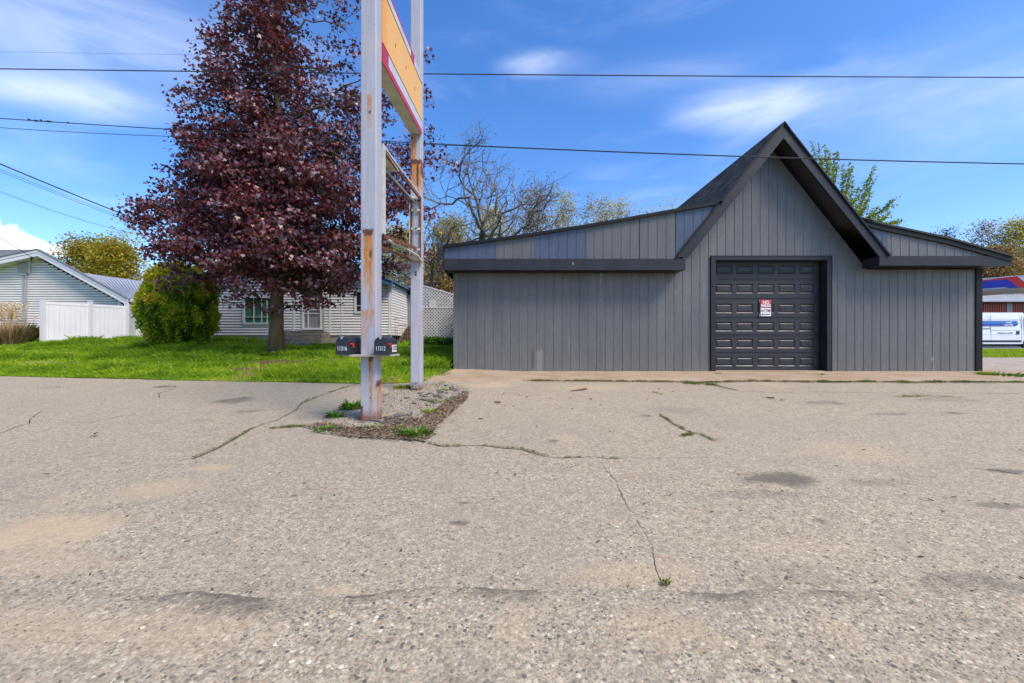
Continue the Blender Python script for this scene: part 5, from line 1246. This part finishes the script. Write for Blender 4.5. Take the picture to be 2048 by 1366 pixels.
# long-shooted green tree behind the gable
def shoot_tree():
    rg = np.random.default_rng(77); Y = 25.0; bx, by, bz = gp(1600, Y, .7)
    t = thing('green_shoot_tree', 'fresh green tree with long upright shoots right of the steep gable', 'tree', (bx, by, bz))
    mb = MB(); V = []; tn = []
    mb.tube(wiggle((bx, by, bz), P(1610, 430, Y), 8, .1, rg), [.24-.015*i for i in range(8)], 9)
    tips = [(1625, 284), (1637, 286), (1650, 294), (1658, 300), (1676, 302), (1670, 304), (1698, 326), (1704, 333), (1749, 331), (1743, 354), (1707, 361), (1742, 384), (1735, 384), (1733, 407), (1785, 398), (1787, 401), (1780, 423), (1732, 405), (1794, 440), (1802, 441), (1720, 420), (1765, 430), (1690, 345), (1686, 330), (1600, 300), (1560, 330), (1540, 350), (1500, 380), (1580, 310), (1610, 305), (1642, 310), (1661, 322), (1718, 372), (1757, 415), (1770, 436), (1700, 410), (1695, 390)]
    for i, (tx, ty) in enumerate(tips):
        yy = Y+rg.uniform(-1.6, 1.6); ox = 1640+(tx-1640)*.35+rg.uniform(-10, 10); oy = 455+rg.uniform(-15, 10)
        a = np.array(P(ox, oy, Y)); b = np.array(P(tx, ty, yy)); mid = np.array(P((ox+tx)/2+12, (oy+ty)/2+16, (Y+yy)/2))
        tt = np.linspace(0, 1, 9)[:, None]; q = (1-tt)**2*a+2*tt*(1-tt)*mid+tt**2*b
        mb.tube(q, [.035-.0036*j for j in range(9)], 4, cap=False)
        L = np.linalg.norm(b-a)
        for k in range(int(L*48)):
            s = rg.random()**.7; p = np.array([np.interp(s*8, range(9), q[:, j]) for j in range(3)])+rg.normal(0, .035+.07*(1-s), 3); V.append(p); tn.append(rg.random())
        for k in range(5):      # side shoots
            s = rg.uniform(.25, .8); p = np.array([np.interp(s*8, range(9), q[:, j]) for j in range(3)]); e = p+(b-a)/L*rg.uniform(.4, .9)+rg.normal(0, .18, 3)
            mb.tube([p, e], [.012, .004], 3, cap=False)
            for m_ in range(14): V.append(p+(e-p)*rg.random()+rg.normal(0, .04, 3)); tn.append(rg.random())
    V = np.array(V); o_ = rg.normal(0, 1, V.shape); o_ /= np.linalg.norm(o_, axis=1)[:, None]
    mb.build('trunk', M['barkgrey'], t, smooth=True); bulk('crown', leaves(V, o_, .135, LEAF_QUAD, .4, 0, .6, rg), 4, M['greenleaf'], t, tn)
shoot_tree()
# distant wood that reads as one mass
rg = np.random.default_rng(5); n = 90000
X = rg.uniform(-150, 120, n); Yt = rg.uniform(62, 70, n); hh = 5.5+2.6*fbm(X*.09, X*0, 3); Z = .5+hh*rg.random(n)**.8
o_ = rg.normal(0, 1, (n, 3)); o_[:, 1] -= 1; o_ /= np.linalg.norm(o_, axis=1)[:, None]
tag(bulk('distant_woods', leaves(np.stack([X, Yt, Z], 1), o_, .42, LEAF_QUAD, .3, 0, .6, rg), 4, M['budleaf'], None, rg.uniform(.1, 1, n)), 'far brown and olive wood behind all the houses', 'woods', kind='stuff')

# ------------------------------------------------------------------ lawn grass
rg = np.random.default_rng(3); n = 300000
X = rg.uniform(-24, -1.62, n); u = rg.random(n)**1.35; yb = Yb(X)-.02+.10*(fbm(X*3, X*0, 0)-.5); Y = yb+u*(19.0-yb)
bz_ = bare(X, Y); keep = (rg.random(n) > bz_*1.0) & ~((X > -1.75) & (Y > 11)); X, Y, bz_ = X[keep], Y[keep], bz_[keep]; n = len(X)
Z = gz(X, Y)+.01; cl = fbm(X*1.7, Y*1.7, 3); fine = fbm(X*7, Y*7, 8)
h = (.04+.05*cl+.04*fine)*rg.uniform(.5, 1.4, n)*(1-.5*bz_)*(1+1.2*(1-np.minimum(1, bz_*2))*sstep(.56, .68, fbm(X*.9+3, Y*1.6, 31))); edge = sstep(0, .5, Y-Yb(X)); h *= .45+.55*edge
h += .10*sstep(17.2, 17.6, Y)*rg.random(n)
a = rg.uniform(0, 2*math.pi, n); w = .007*rg.uniform(.7, 1.4, n); lean = rg.normal(0, .45, (n, 2))*h[:, None]
dx, dy = np.cos(a)*w, np.sin(a)*w
V = np.stack([np.stack([X-dx, Y-dy, Z], 1), np.stack([X+dx, Y+dy, Z], 1), np.stack([X+dx*.7+lean[:, 0]*.4, Y+dy*.7+lean[:, 1]*.4, Z+h*.6], 1), np.stack([X+lean[:, 0], Y+lean[:, 1], Z+h], 1)], 1)
lrg = fbm(X*.45, Y*.9, 41); tn = np.clip(.34+.9*(cl-.5)+.7*(fine-.5)+1.3*(lrg-.5)+rg.uniform(-.15, .2, n)+.12*(1-edge)+bz_*.35, 0, 1)
tag(bulk('grass', V.reshape(-1, 3), 4, M['grass'], None, tn), 'short uneven green grass covering the sloping lawn', 'grass', kind='stuff')
# verge grass on the right, ragged foot of the fence / house
n = 22000; X = rg.uniform(13, 40, n); Y = rg.uniform(16.8, 24.4, n); Z = gz(X, Y)+.02; h = .07+.07*rg.random(n); a = rg.uniform(0, 6.28, n); w = .02
V = np.stack([np.stack([X-np.cos(a)*w, Y-np.sin(a)*w, Z], 1), np.stack([X+np.cos(a)*w, Y+np.sin(a)*w, Z], 1), np.stack([X+rg.normal(0, .04, n), Y, Z+h], 1)], 1)
tag(bulk('verge_grass', V.reshape(-1, 3), 3, M['grass'], None, rg.uniform(.2, .95, n)), 'bright grass of the verge beyond the gravel yard', 'grass', kind='stuff')
# dandelion heads and clover specks
mb = MB()
for k in range(110):
    x = rg.uniform(-21, -1.9); y = float(Yb(x))+.3+rg.random()*7.5; 
    if bare(np.array([x]), np.array([y]))[0] > .4 or (x > -1.8 and y > 10.8): continue
    z = float(gz(x, y))+rg.uniform(.05, .12); r = rg.uniform(.006, .012)
    mb.prism([(x-r, y, z), (x, y-r, z), (x+r, y, z), (x, y+r, z)], (0, 0, r*1.4))
tag(mb.build('dandelion_heads', M['numeral'], None), 'tiny white dandelion heads scattered over the lawn', 'flowers', kind='stuff')

def tuft(name, label, px, py, n, L, wd, mat, seed, Z0=None, Y=None, spread=.12, up=1.0, group=None, cat='weed', shape='blade', tint=(0, 1)):
    rg = np.random.default_rng(seed)
    if Y is None: x, y = gpix(px, py); z = ztop(x, y)+.01
    else: x, y, z = XW(px, Y), Y, Z0
    a = rg.uniform(0, 2*math.pi, n); el = rg.uniform(.25, 1.25, n)*up; l = L*rg.uniform(.5, 1.15, n)
    b = np.stack([x+np.cos(a)*spread*rg.random(n), y+np.sin(a)*spread*rg.random(n), np.full(n, z)], 1)
    d = np.stack([np.cos(a)*np.cos(el), np.sin(a)*np.cos(el), np.sin(el)], 1); s = np.stack([-np.sin(a), np.cos(a), a*0], 1)*wd/2
    d2 = d.copy(); d2[:, 2] -= .55; d2 /= np.linalg.norm(d2, axis=1)[:, None]
    m1 = b+d*l[:, None]*.5; tip = m1+d2*l[:, None]*.5
    V = np.stack([b-s*.5, b+s*.5, m1+s, m1+d2*(l[:, None]*.25)+s*.8, tip, m1+d2*(l[:, None]*.25)-s*.8, m1-s], 1)
    o = bulk(name, V.reshape(-1, 3), 7, mat, None, rg.uniform(*tint, n)); 
    o.location = (0, 0, 0); tag(o, label, cat, group); return o
tuft('dandelion_weed', 'broad-leaved weed rosette left of the front post base', 672, 836, 46, .17, .030, M['weed'], 1, spread=.05, up=.7, group='weeds round the sign posts')
tuft('leafy_weed', 'taller leafy weed touching the left side of the front post', 705, 818, 150, .17, .026, M['weed'], 2, spread=.12, group='weeds round the sign posts')
tuft('leafy_weed', 'largest green weed clump in front right of the front post', 832, 872, 300, .12, .012, M['weed'], 3, spread=.16, group='weeds round the sign posts')
tuft('low_weed', 'low mossy weed at the left tip of the rubble island', 655, 862, 110, .07, .014, M['weed'], 4, spread=.16, group='weeds round the sign posts')
tuft('grass_tuft', 'thin grass tuft on the rubble island right of the front post', 862, 826, 90, .10, .008, M['grass'], 5, spread=.12, group='weeds round the sign posts')
tuft('grass_tuft', 'grass tuft at the foot of the rear post', 808, 778, 120, .14, .009, M['grass'], 6, spread=.16, group='weeds round the sign posts')
tuft('grass_tuft', 'second thin grass tuft further right on the island litter', 873, 806, 90, .08, .008, M['grass'], 71, spread=.16, group='weeds round the sign posts')
tuft('low_weed', 'sprawling weed on the brown litter between the post and the biggest clump', 790, 862, 150, .06, .010, M['weed'], 73, spread=.2, group='weeds round the sign posts')
tuft('low_weed', 'mossy green patch at the foot of the front post', 745, 858, 160, .05, .010, M['weed'], 72, spread=.22, group='weeds round the sign posts')
tuft('grass_tuft', 'grass tuft at the far right end of the rubble island', 885, 782, 60, .08, .008, M['grass'], 7, spread=.12, group='weeds round the sign posts')
tuft('grass_tuft', 'small weed left of the garage door threshold', 1437, 750, 34, .10, .010, M['weed'], 8, spread=.06, group='weeds at the garage threshold')
tuft('grass_tuft', 'small weed at the right end of the garage door threshold', 1637, 751, 70, .08, .012, M['weed'], 9, spread=.16, group='weeds at the garage threshold')
tuft('weed_mat', 'dark green weed patch on the gravel beyond the garage corner', 1999, 752, 300, .18, .02, M['weed'], 10, spread=.42, up=.7, tint=(0, .5))
tuft('grass_tuft', 'small grass tuft against the right garage corner', 1966, 751, 80, .16, .012, M['grass'], 12, spread=.1)
tuft('trunk_weeds', 'ragged weeds and dry stems round the foot of the purple maple', 556, 0, 260, .22, .016, M['weed'], 61, Z0=zb+.0, Y=13.3, spread=.55, up=1.0)
tuft('dry_stems', 'few dry pale stems leaning at the right foot of the maple trunk', 566, 0, 24, .45, .010, M['dry'], 62, Z0=zb, Y=13.25, spread=.12, up=1.2)
# leafy bed in front of the lattice
rg = np.random.default_rng(8); n = 9000; X = rg.uniform(XW(825, 17.6), XW(916, 17.6), n); Y = rg.uniform(17.1, 18.1, n); Z = gz(X, Y)+.05+.42*rg.random(n)*(.6+.5*fbm(X*3, Y*3, 2)); o_ = rg.normal(0, 1, (n, 3)); o_[:, 2] += .6; o_ /= np.linalg.norm(o_, axis=1)[:, None]
tag(bulk('leafy_bed', leaves(np.stack([X, Y, Z], 1), o_, .10, LEAF_OVAL, .4, .3, .6, rg), 6, M['weed'], None, rg.uniform(0, .8, n)), 'leafy green plants growing along the foot of the lattice', 'plants', kind='stuff')
n = 2600; X = np.concatenate([rg.uniform(XW(440, 17.9), XW(565, 17.9), n//2), rg.uniform(XW(300, 16.9), XW(430, 16.9), n//2)]); Y = np.concatenate([rg.uniform(17.7, 18.3, n//2), rg.uniform(16.6, 17.2, n//2)]); Z = gz(X, Y)+.02+.2*rg.random(n)*fbm(X*2.5, Y, 3)*1.6
tag(bulk('weedy_border', leaves(np.stack([X, Y, Z], 1), np.tile([0, -.3, .95], (n, 1)), .08, LEAF_OVAL, .4, -.8, .6, rg), 6, M['weed'], None, rg.uniform(.2, 1, n)), 'weedy growth along the foundation and under the shrub', 'plants', kind='stuff')
# ornamental reed clump at the far left
rg = np.random.default_rng(14); n = 2600; Y0 = 17.3; cx = XW(18, Y0); zc = float(gz(cx, Y0))
t = thing('ornamental_grass', 'dry tan ornamental grass clump at the left edge of the lawn', 'grass clump', (cx, Y0, zc))
a = rg.uniform(0, 6.28, n); rr = .55*np.sqrt(rg.random(n)); b = np.stack([cx+np.cos(a)*rr, Y0+np.sin(a)*rr*.8, np.full(n, zc)], 1)
L = rg.uniform(.45, 1.25, n); sp = rg.uniform(.05, .8, n); 
dirv = np.stack([np.cos(a)*sp, np.sin(a)*sp, np.ones(n)], 1); dirv /= np.linalg.norm(dirv, axis=1)[:, None]
tip = b+dirv*L[:, None]; s = np.stack([-np.sin(a), np.cos(a), a*0], 1)*.006; mid = b+(tip-b)*.6; tip[:, 2] -= .25*sp*L
V = np.stack([b-s, b+s, mid+s*.8, tip, mid-s*.8], 1); bulk('blades', V.reshape(-1, 3), 5, M['reed'], t, rg.random(n))
n = 70; a = rg.uniform(0, 6.28, n); b = np.stack([cx+np.cos(a)*.35*rg.random(n), Y0+np.sin(a)*.3*rg.random(n), np.full(n, zc)], 1); tip = b+np.stack([rg.normal(0, .38, n), rg.normal(0, .2, n), rg.uniform(1.2, 1.9, n)], 1)
s = np.array([.007, 0, 0]); V = np.stack([b-s, b+s, tip+s*.6, tip-s*.6], 1); bulk('stalks', V.reshape(-1, 3), 4, M['reed'], t, rg.uniform(.5, 1, n))
pl = []
for p in tip:
    for k in range(16): pl.append(p+np.array([rg.normal(0, .03), rg.normal(0, .03), -rg.random()*.3]))
pl = np.array(pl); bulk('plumes', leaves(pl, np.tile([0, 0, 1.0], (len(pl), 1)), .07, LEAF_QUAD, .1, -.5, .8, rg), 4, M['reed'], t, rg.uniform(.7, 1, len(pl)))

# ------------------------------------------------------------------ rubble island round the posts
isl = [(605, 853), (640, 866), (700, 874), (780, 879), (850, 884), (872, 866), (884, 842), (915, 812), (936, 795), (940, 778), (905, 768), (862, 764), (812, 768), (772, 782), (740, 795), (715, 812), (680, 830), (640, 843)]
ip = np.array([gpix(*q) for q in isl]); cen = ip.mean(0)
nr = 26; rows = []; na = 140
pa = np.concatenate([ip, ip[:1]]); sl = np.concatenate([[0], np.cumsum(np.linalg.norm(np.diff(pa, axis=0), axis=1))]); q = np.linspace(0, sl[-1], na)
ring = np.stack([np.interp(q, sl, pa[:, 0]), np.interp(q, sl, pa[:, 1])], 1)
ring[:-1] += .05*(np.stack([fbm(q[:-1]*4, q[:-1]*0, 3), fbm(q[:-1]*4, q[:-1]*0, 9)], 1)-.5)*2; ring[-1] = ring[0]
tt = np.linspace(0, 1, nr)[:, None, None]; G = cen[None, None]*(1-tt)+ring[None]*tt
X, Y = G[..., 0], G[..., 1]; Z = gz(X*0+3, Y)+.008+.035*(fbm(X*6, Y*6, 6)-.35)*(1-tt[..., 0]**6)
isl_o = gridmesh('gravel_island', X, Y, Z, M['asphalt']); tag(isl_o, 'broken pale gravel and asphalt patch round the two sign posts', kind='structure')
def inpoly(x, y, poly):
    c = np.zeros(len(x), bool); j = len(poly)-1
    for i in range(len(poly)):
        xi, yi = poly[i]; xj, yj = poly[j]
        c ^= ((yi > y) != (yj > y)) & (x < (xj-xi)*(y-yi)/(yj-yi+1e-12)+xi); j = i
    return c
def scatter(poly, n, rg):
    lo, hi = poly.min(0), poly.max(0); x = rg.uniform(lo[0], hi[0], n); y = rg.uniform(lo[1], hi[1], n); k = inpoly(x, y, poly); return x[k], y[k]
def pebbles(name, label, x, y, z, r, mat, rg, parent=None, tints=None):
    n = len(x); oc = np.array([(1, 0, 0), (0, 1, 0), (-1, 0, 0), (0, -1, 0), (0, 0, .8), (0, 0, -.5)])
    fc = [(0, 1, 4), (1, 2, 4), (2, 3, 4), (3, 0, 4), (1, 0, 5), (2, 1, 5), (3, 2, 5), (0, 3, 5)]
    v = oc[None]*r[:, None, None]*rg.uniform(.6, 1.35, (n, 6, 1)); a = rg.uniform(0, 6.28, n); c, s = np.cos(a)[:, None], np.sin(a)[:, None]
    vx = v[..., 0]*c-v[..., 1]*s+x[:, None]; vy = v[..., 0]*s+v[..., 1]*c+y[:, None]; vz = v[..., 2]*.6+z[:, None]
    v = np.stack([vx, vy, vz], -1); V = v[:, np.array(fc).ravel()].reshape(-1, 3)
    return tag(bulk(name, V, 3, mat, parent, np.repeat(rg.random(n) if tints is None else tints, 8)), label, 'pebbles', kind='stuff')
M['pebble'] = foliage('pebble_mix', [(0, (.07, .07, .075)), (.3, (.22, .2, .18)), (.6, (.40, .36, .31)), (.9, (.55, .53, .5)), (1, (.72, .7, .68))], 0, .8, .2)
rg = np.random.default_rng(6)
x, y = scatter(ip, 9000, rg); pebbles('pebbles', 'loose pebbles on the gravel island', x, y, gz(x*0+3, y)+.012+.03*(fbm(x*6, y*6, 6)-.35), rg.uniform(.003, .012, len(x)), M['pebble'], rg)
# broken dark asphalt chunks
t = thing('broken_asphalt', 'crumbled dark asphalt chunks on the island right of the posts', 'rubble', (*gpix(860, 800), .28))
for k in range(70):
    if k < 42: px, py = rg.normal(868, 26), rg.normal(797, 9)
    elif k < 60: px, py = rg.normal(792, 22), rg.normal(842, 5)
    else: px, py = rg.normal(905, 22), rg.normal(778, 6)
    x, y = gpix(px, py); r = rg.uniform(.02, .075); a0 = rg.uniform(0, 6); m = rg.integers(5, 8)
    pts = [(x+math.cos(a0+6.283*j/m)*r*rg.uniform(.6, 1.2), y+math.sin(a0+6.283*j/m)*r*rg.uniform(.5, 1.0), ztop(x, y)+.014+rg.uniform(0, .012)) for j in range(m)]
    mb = MB(); mb.prism(pts, (rg.uniform(-.01, .01), rg.uniform(-.01, .01), rg.uniform(.01, .024))); mb.build('chunk', M['slab'], t)
# dead leaves and bits
def litter(name, label, X, Y, zoff, size, rg, mat=None, tint=None):
    n = len(X); Z = gz(np.zeros(n)+3, Y)+zoff; o_ = rg.normal(0, 1, (n, 3)); o_[:, 2] *= .2; o_ /= np.linalg.norm(o_, axis=1)[:, None]
    return tag(bulk(name, leaves(np.stack([X, Y, Z], 1), o_, size, LEAF_OVAL, .95, 0, .18, rg), 6, mat or M['dry'], None, rg.random(n) if tint is None else tint), label, 'litter', kind='stuff')
band = np.array([gpix(*q) for q in [(610, 856), (700, 877), (850, 886), (880, 850), (935, 800), (938, 785), (900, 800), (865, 825), (840, 838), (770, 838), (770, 856), (700, 858), (650, 848)]])
x, y = scatter(ip, 3500, rg); litter('scattered_litter', 'thin brown litter strewn over the whole gravel island', x, y, .03, .03, rg)
joint_src = None
x, y = scatter(band, 15000, rg); litter('dead_leaves', 'brown dead leaves and stalks over the front of the gravel island', x, y, .032, .035, rg)
# grass along joints
def along(pts, n, w, rg, pix=True):
    q = np.array([gpix(*p) for p in pts]) if pix else np.array(pts); s = np.concatenate([[0], np.cumsum(np.linalg.norm(np.diff(q, axis=0), axis=1))]); u = rg.uniform(0, s[-1], n)
    return np.interp(u, s, q[:, 0])+rg.normal(0, w, n), np.interp(u, s, q[:, 1])+rg.normal(0, w, n)
def joint_grass(name, label, runs, rg, hgt=.045):
    X, Y = [], []
    for pts, n, w in runs: a, b = along(pts, n, w, rg); X.append(a); Y.append(b)
    X, Y = np.concatenate(X), np.concatenate(Y); n = len(X); cl = fbm(X*5, Y*5, 3); k = cl > .40; X, Y, cl = X[k], Y[k], cl[k]; n = len(X)
    Z = gz(X*0+3, Y)+.012; a = rg.uniform(0, 6.28, n); w = .004; h = hgt*rg.uniform(.4, 1.2, n)*(cl*1.8-.4)
    V = np.stack([np.stack([X-np.cos(a)*w, Y-np.sin(a)*w, Z], 1), np.stack([X+np.cos(a)*w, Y+np.sin(a)*w, Z], 1), np.stack([X+rg.normal(0, .015, n), Y+rg.normal(0, .015, n), Z+h], 1)], 1)
    tag(bulk(name, V.reshape(-1, 3), 3, M['moss'], None, np.clip(rg.uniform(.0, 1, n), 0, 1)), label, 'grass', kind='stuff')
APR = [(1050, 762), (1200, 763), (1330, 764), (1400, 766), (1500, 763), (1580, 764), (1660, 765), (1760, 764), (1800, 766), (1900, 765), (2048, 765)]
CR = dict(
 a=[(722, 766), (690, 775), (640, 792), (605, 806), (590, 822), (560, 838), (520, 852), (505, 858), (480, 873), (430, 900), (385, 918)],
 b=[(540, 858), (575, 855), (612, 853)], c=[(855, 886), (880, 893), (930, 892), (980, 893), (1010, 897), (1045, 900), (1085, 912), (1120, 917), (1180, 915), (1240, 918)],
 e=[(1320, 830), (1345, 848), (1380, 865), (1400, 870), (1430, 883)], f=[(1302, 783), (1325, 790)], g=[(1385, 765), (1430, 772), (1480, 783)], h=[(1795, 795), (1850, 793), (1920, 796)], i=[(1385, 870), (1365, 873)], j=[(765, 800), (785, 784), (815, 775)], k=[(865, 777), (885, 765), (905, 752)], l=[(1535, 797), (1565, 802)])
joint_grass('joint_grass', 'thin grass and moss growing in the lot cracks', [(CR['a'], 1100, .012), (CR['b'], 400, .015), (CR['c'], 700, .007), (CR['e'], 450, .012), (CR['f'], 150, .03), (CR['g'], 500, .03), (CR['h'], 500, .05), (CR['i'], 200, .02), (CR['j'], 900, .05), (CR['k'], 700, .05), (CR['l'], 200, .04), ([(1329, 1172), (1333, 1170)], 60, .01)], rg, .03)
joint_grass('apron_grass', 'weedy grass line between the garage apron and the lot', [(APR, 9000, .045), ([(1360, 767), (1430, 771)], 900, .04), ([(1600, 764), (1700, 765)], 1200, .05), ([(1700, 764), (2048, 765)], 2600, .05)], rg, .06)
x, y = along(APR, 4600, .07, rg); litter('apron_debris', 'brown debris caught along the edge of the apron', x, y, .02, .03, rg)
# cracks: thin ribbons, children of the lot
def crack(pts, w0, w1, rg, mat='crackfill', zo=.013):
    q = np.array([gpix(*p) for p in pts]); s = np.concatenate([[0], np.cumsum(np.linalg.norm(np.diff(q, axis=0), axis=1))]); n = max(8, int(s[-1]/.04)); u = np.linspace(0, s[-1], n)
    x = np.interp(u, s, q[:, 0])+.045*(fbm(u*5, u*0, int(pts[0][0]), 4)-.5); y = np.interp(u, s, q[:, 1])+.045*(fbm(u*5, u*0+7, int(pts[0][1]), 4)-.5)
    dx, dy = np.gradient(x), np.gradient(y); L = np.hypot(dx, dy); nx, ny = -dy/L, dx/L; w = (w0+(w1-w0)*u/s[-1])*.55*np.clip(-.35+2.6*fbm(u*9, u*0, 5), .04, 2)/2; w[0] = w[-1] = .0005
    m = MB()
    z = gz(x*0+3, y)+.010*(fbm(x*.8, y*.8, 5)-.5)+.0035; mat = 'crackdark' if max(w0, w1) < .024 else mat
    for i in range(n-1): m.face([(x[i]-nx[i]*w[i], y[i]-ny[i]*w[i], z[i]), (x[i+1]-nx[i+1]*w[i+1], y[i+1]-ny[i+1]*w[i+1], z[i+1]), (x[i+1]+nx[i+1]*w[i+1], y[i+1]+ny[i+1]*w[i+1], z[i+1]), (x[i]+nx[i]*w[i], y[i]+ny[i]*w[i], z[i])])
    m.build('crack', M[mat], lot)
for pts, a, b in ((CR['a'], .032, .024), (CR['b'], .03, .04), (CR['c'], .035, .012), (CR['e'], .03, .02), (CR['g'], .03, .01), (CR['i'], .02, .01), (CR['j'], .05, .05), (CR['k'], .04, .03),
    ([(1200, 925), (1230, 960), (1245, 1000), (1265, 1030), (1300, 1085), (1315, 1130), (1322, 1165)], .0055, .004), ([(1100, 943), (1130, 938), (1160, 930)], .010, .005), ([(1093, 960), (1105, 965)], .008, .005), ([(1425, 940), (1480, 948), (1530, 955)], .010, .005),
    ([(1480, 783), (1560, 785), (1640, 784), (1800, 786), (2040, 787)], .02, .02), ([(0, 868), (30, 855), (58, 848), (62, 838), (84, 823)], .012, .022), ([(120, 846), (180, 845), (250, 831), (320, 828)], .014, .008), ([(320, 797), (318, 787), (345, 778), (352, 772)], .02, .02), ([(1240, 918), (1400, 916), (1450, 913)], .008, .004),
    ([(300, 775), (340, 772)], .06, .03), ([(1940, 935), (2000, 942), (2050, 952)], .02, .02), ([(80, 775), (120, 772)], .03, .02)):
    crack(pts, a, b, rg)
# loose bits on the lot: sticks and stones
mb = MB()
for k in range(300):
    px, py = (rg.normal(1130, 170), 775+abs(rg.normal(0, 26))) if k < 70 else ((rg.uniform(0, 2048), 790+560*rg.random()**1.8) if k < 420 else (rg.normal(940, 50), rg.normal(790, 14)))
    if py < 772 or (px < 900 and py < 775): continue
    x, y = gpix(px, py); z = ztop(x, y)+.012; r = rg.uniform(.004, .012) if k >= 70 and k < 420 else .004+.02*rg.random()**2.5
    if y < 1.5: continue
    a = rg.uniform(0, 3.14); l = r*rg.uniform(.6, 1.8); c, s = math.cos(a), math.sin(a)
    mb.prism([(x-c*l, y-s*l, z-.004), (x+s*r*.4, y-c*r*.4, z-.004), (x+c*l, y+s*l, z-.004), (x-s*r*.4, y+c*r*.4, z-.004)], (0, 0, r*.5))
tag(mb.build('lot_debris', M['crackfill'], None), 'small dark twigs and crumbs scattered on the asphalt lot', 'debris', kind='stuff')
def stick(px0, py0, px1, py1, r, label, mat='rustbar'):
    a, b = gpix(px0, py0), gpix(px1, py1); m = MB(); m.tube([(a[0], a[1], ztop(*a)+.018), (b[0], b[1], ztop(*b)+.03)], [r*.5, r], 6); tag(m.build('stick', M[mat], None), label, 'stick')
stick(1142, 783.5, 1173, 780.5, .018, 'brown stick lying on the lot before the left garage wing')
stick(988, 806, 1000, 808, .016, 'short brown bark piece left of the longer stick')
stick(1532, 796.5, 1548, 799, .014, 'dark stick in the grassy crack before the garage door')
# crumpled dark leaf and tar lumps
x, y = gpix(188, 874); litter('dry_leaf', 'single curled dead leaf on the left of the lot', np.array([x, x+.02]), np.array([y, y+.01]), .03, .07, rg, tint=np.array([0, .1]))
# asphalt crumbs on the near road edge
n = 5000; X = rg.uniform(-2.6, 2.6, n); Y = 1.25+rg.random(n)*.85; r = rg.uniform(.0015, .005, n)
pebbles('road_grit', 'loose pale and dark grit on the coarse road edge', X, Y, gz(X*0+3, Y)+.018, r, M['pebble'], rg, tints=rg.uniform(0, .62, n))

# ------------------------------------------------------------------ wires
def wire(label, pts, r, mat='wire', name='power_line', extra=None, group='overhead wires', raw=None):
    global LASTP
    """pts (px, py, Y) joined by a smooth sagging line"""
    if raw is not None: p = raw
    else:
      q = np.array([P(*p) for p in pts]); s = q[:, 0]; s = (s-s[0])/(s[-1]-s[0]); u = np.linspace(0, 1, 60)
      deg = min(2, len(q)-1); c = [np.polyfit(s, q[:, j], deg) for j in range(3)] if len(q) > 2 else [np.polyfit(s, q[:, j], 1) for j in range(3)]
      p = np.stack([np.polyval(k, u) for k in c], 1)
    LASTP = p; t = thing(name, label, 'power line', tuple(p[0]), group)
    m = MB(); m.tube(p, r, 6); m.build('cable', M[mat], t)
    if extra: extra(t, p)
    return t
wire('topmost thick black wire crossing high over maple and gable', [(-400, 131, 8.8), (0, 138.3, 8.8), (740, 146.5, 8.9), (1400, 151.5, 9.0), (2048, 155, 9.1), (2400, 155, 9.1)], .011)
def splice(t, p):
    for px, py, l, r in ((58, 239, 3, .02), (72, 241.5, 7, .022), (82, 241, 2, .03), (97, 243, 9, .022), (136, 245.5, 3, .02)):
        m = MB(); a = P(px-l, py-l*.07, 8.9); b = P(px+l, py+l*.07, 8.9); m.tube([a, P(px, py, 8.9), b], [.008, r, .008], 7); m.build('splice', M['wire'], t)
wire('middle wire with dark splices at its left end', [(-400, 208, 8.9), (0, 235, 8.9), (380, 262.5, 8.9), (740, 279, 8.9), (850, 288.5, 8.9), (1500, 313, 8.9), (2048, 327, 8.9), (2400, 333, 8.9)], .009, extra=splice)
w2p = LASTP[:]; px2 = w2p[:, 0]/w2p[:, 1]*F+PX
off3 = 17.5*(1-sstep(0, 1020, px2))/F*w2p[:, 1]+.012
wire('thin wire just below the spliced one, joining it beyond the posts', None, .006, raw=w2p-np.stack([off3*0, off3*0, off3], 1))
wire('faint high wire above all others at the left', [(-300, 98, 26), (0, 102.5, 26), (300, 109, 26), (742, 112.5, 26)], .006)
wire('thick black service drop descending into the maple', [(-60, 302, 17), (0, 328, 18), (130, 382, 20), (262, 434, 22), (420, 485, 24)], .030)
wire('upper thin service wire under the thick drop', [(-60, 314, 17), (0, 338, 18), (150, 400, 20), (264, 440, 22), (420, 492, 24)], .010)
wire('lower thin service wire under the thick drop', [(-60, 319, 17), (0, 343, 18), (150, 404, 20), (264, 444, 22), (420, 498, 24)], .010)
wire('lone thin wire sloping down to the yellow tree', [(-60, 360, 22), (0, 381.5, 23), (130, 431, 26), (240, 461, 29), (300, 474, 31)], .014)
wire('short service wire reaching the left house gable', [(-60, 440, 17), (0, 474.5, 18.5), (30, 494, 19.6), (62, 514, 20.9)], .012)
mb = MB(); a = P(62, 514, 20.92); mb.tube([a, (a[0], a[1]+.05, a[2]), P(62, 521, 21.2)], .035, 6); tag(mb.build('insulator', M['wire'], None), 'small dark wire bracket on the left house gable', 'insulator')
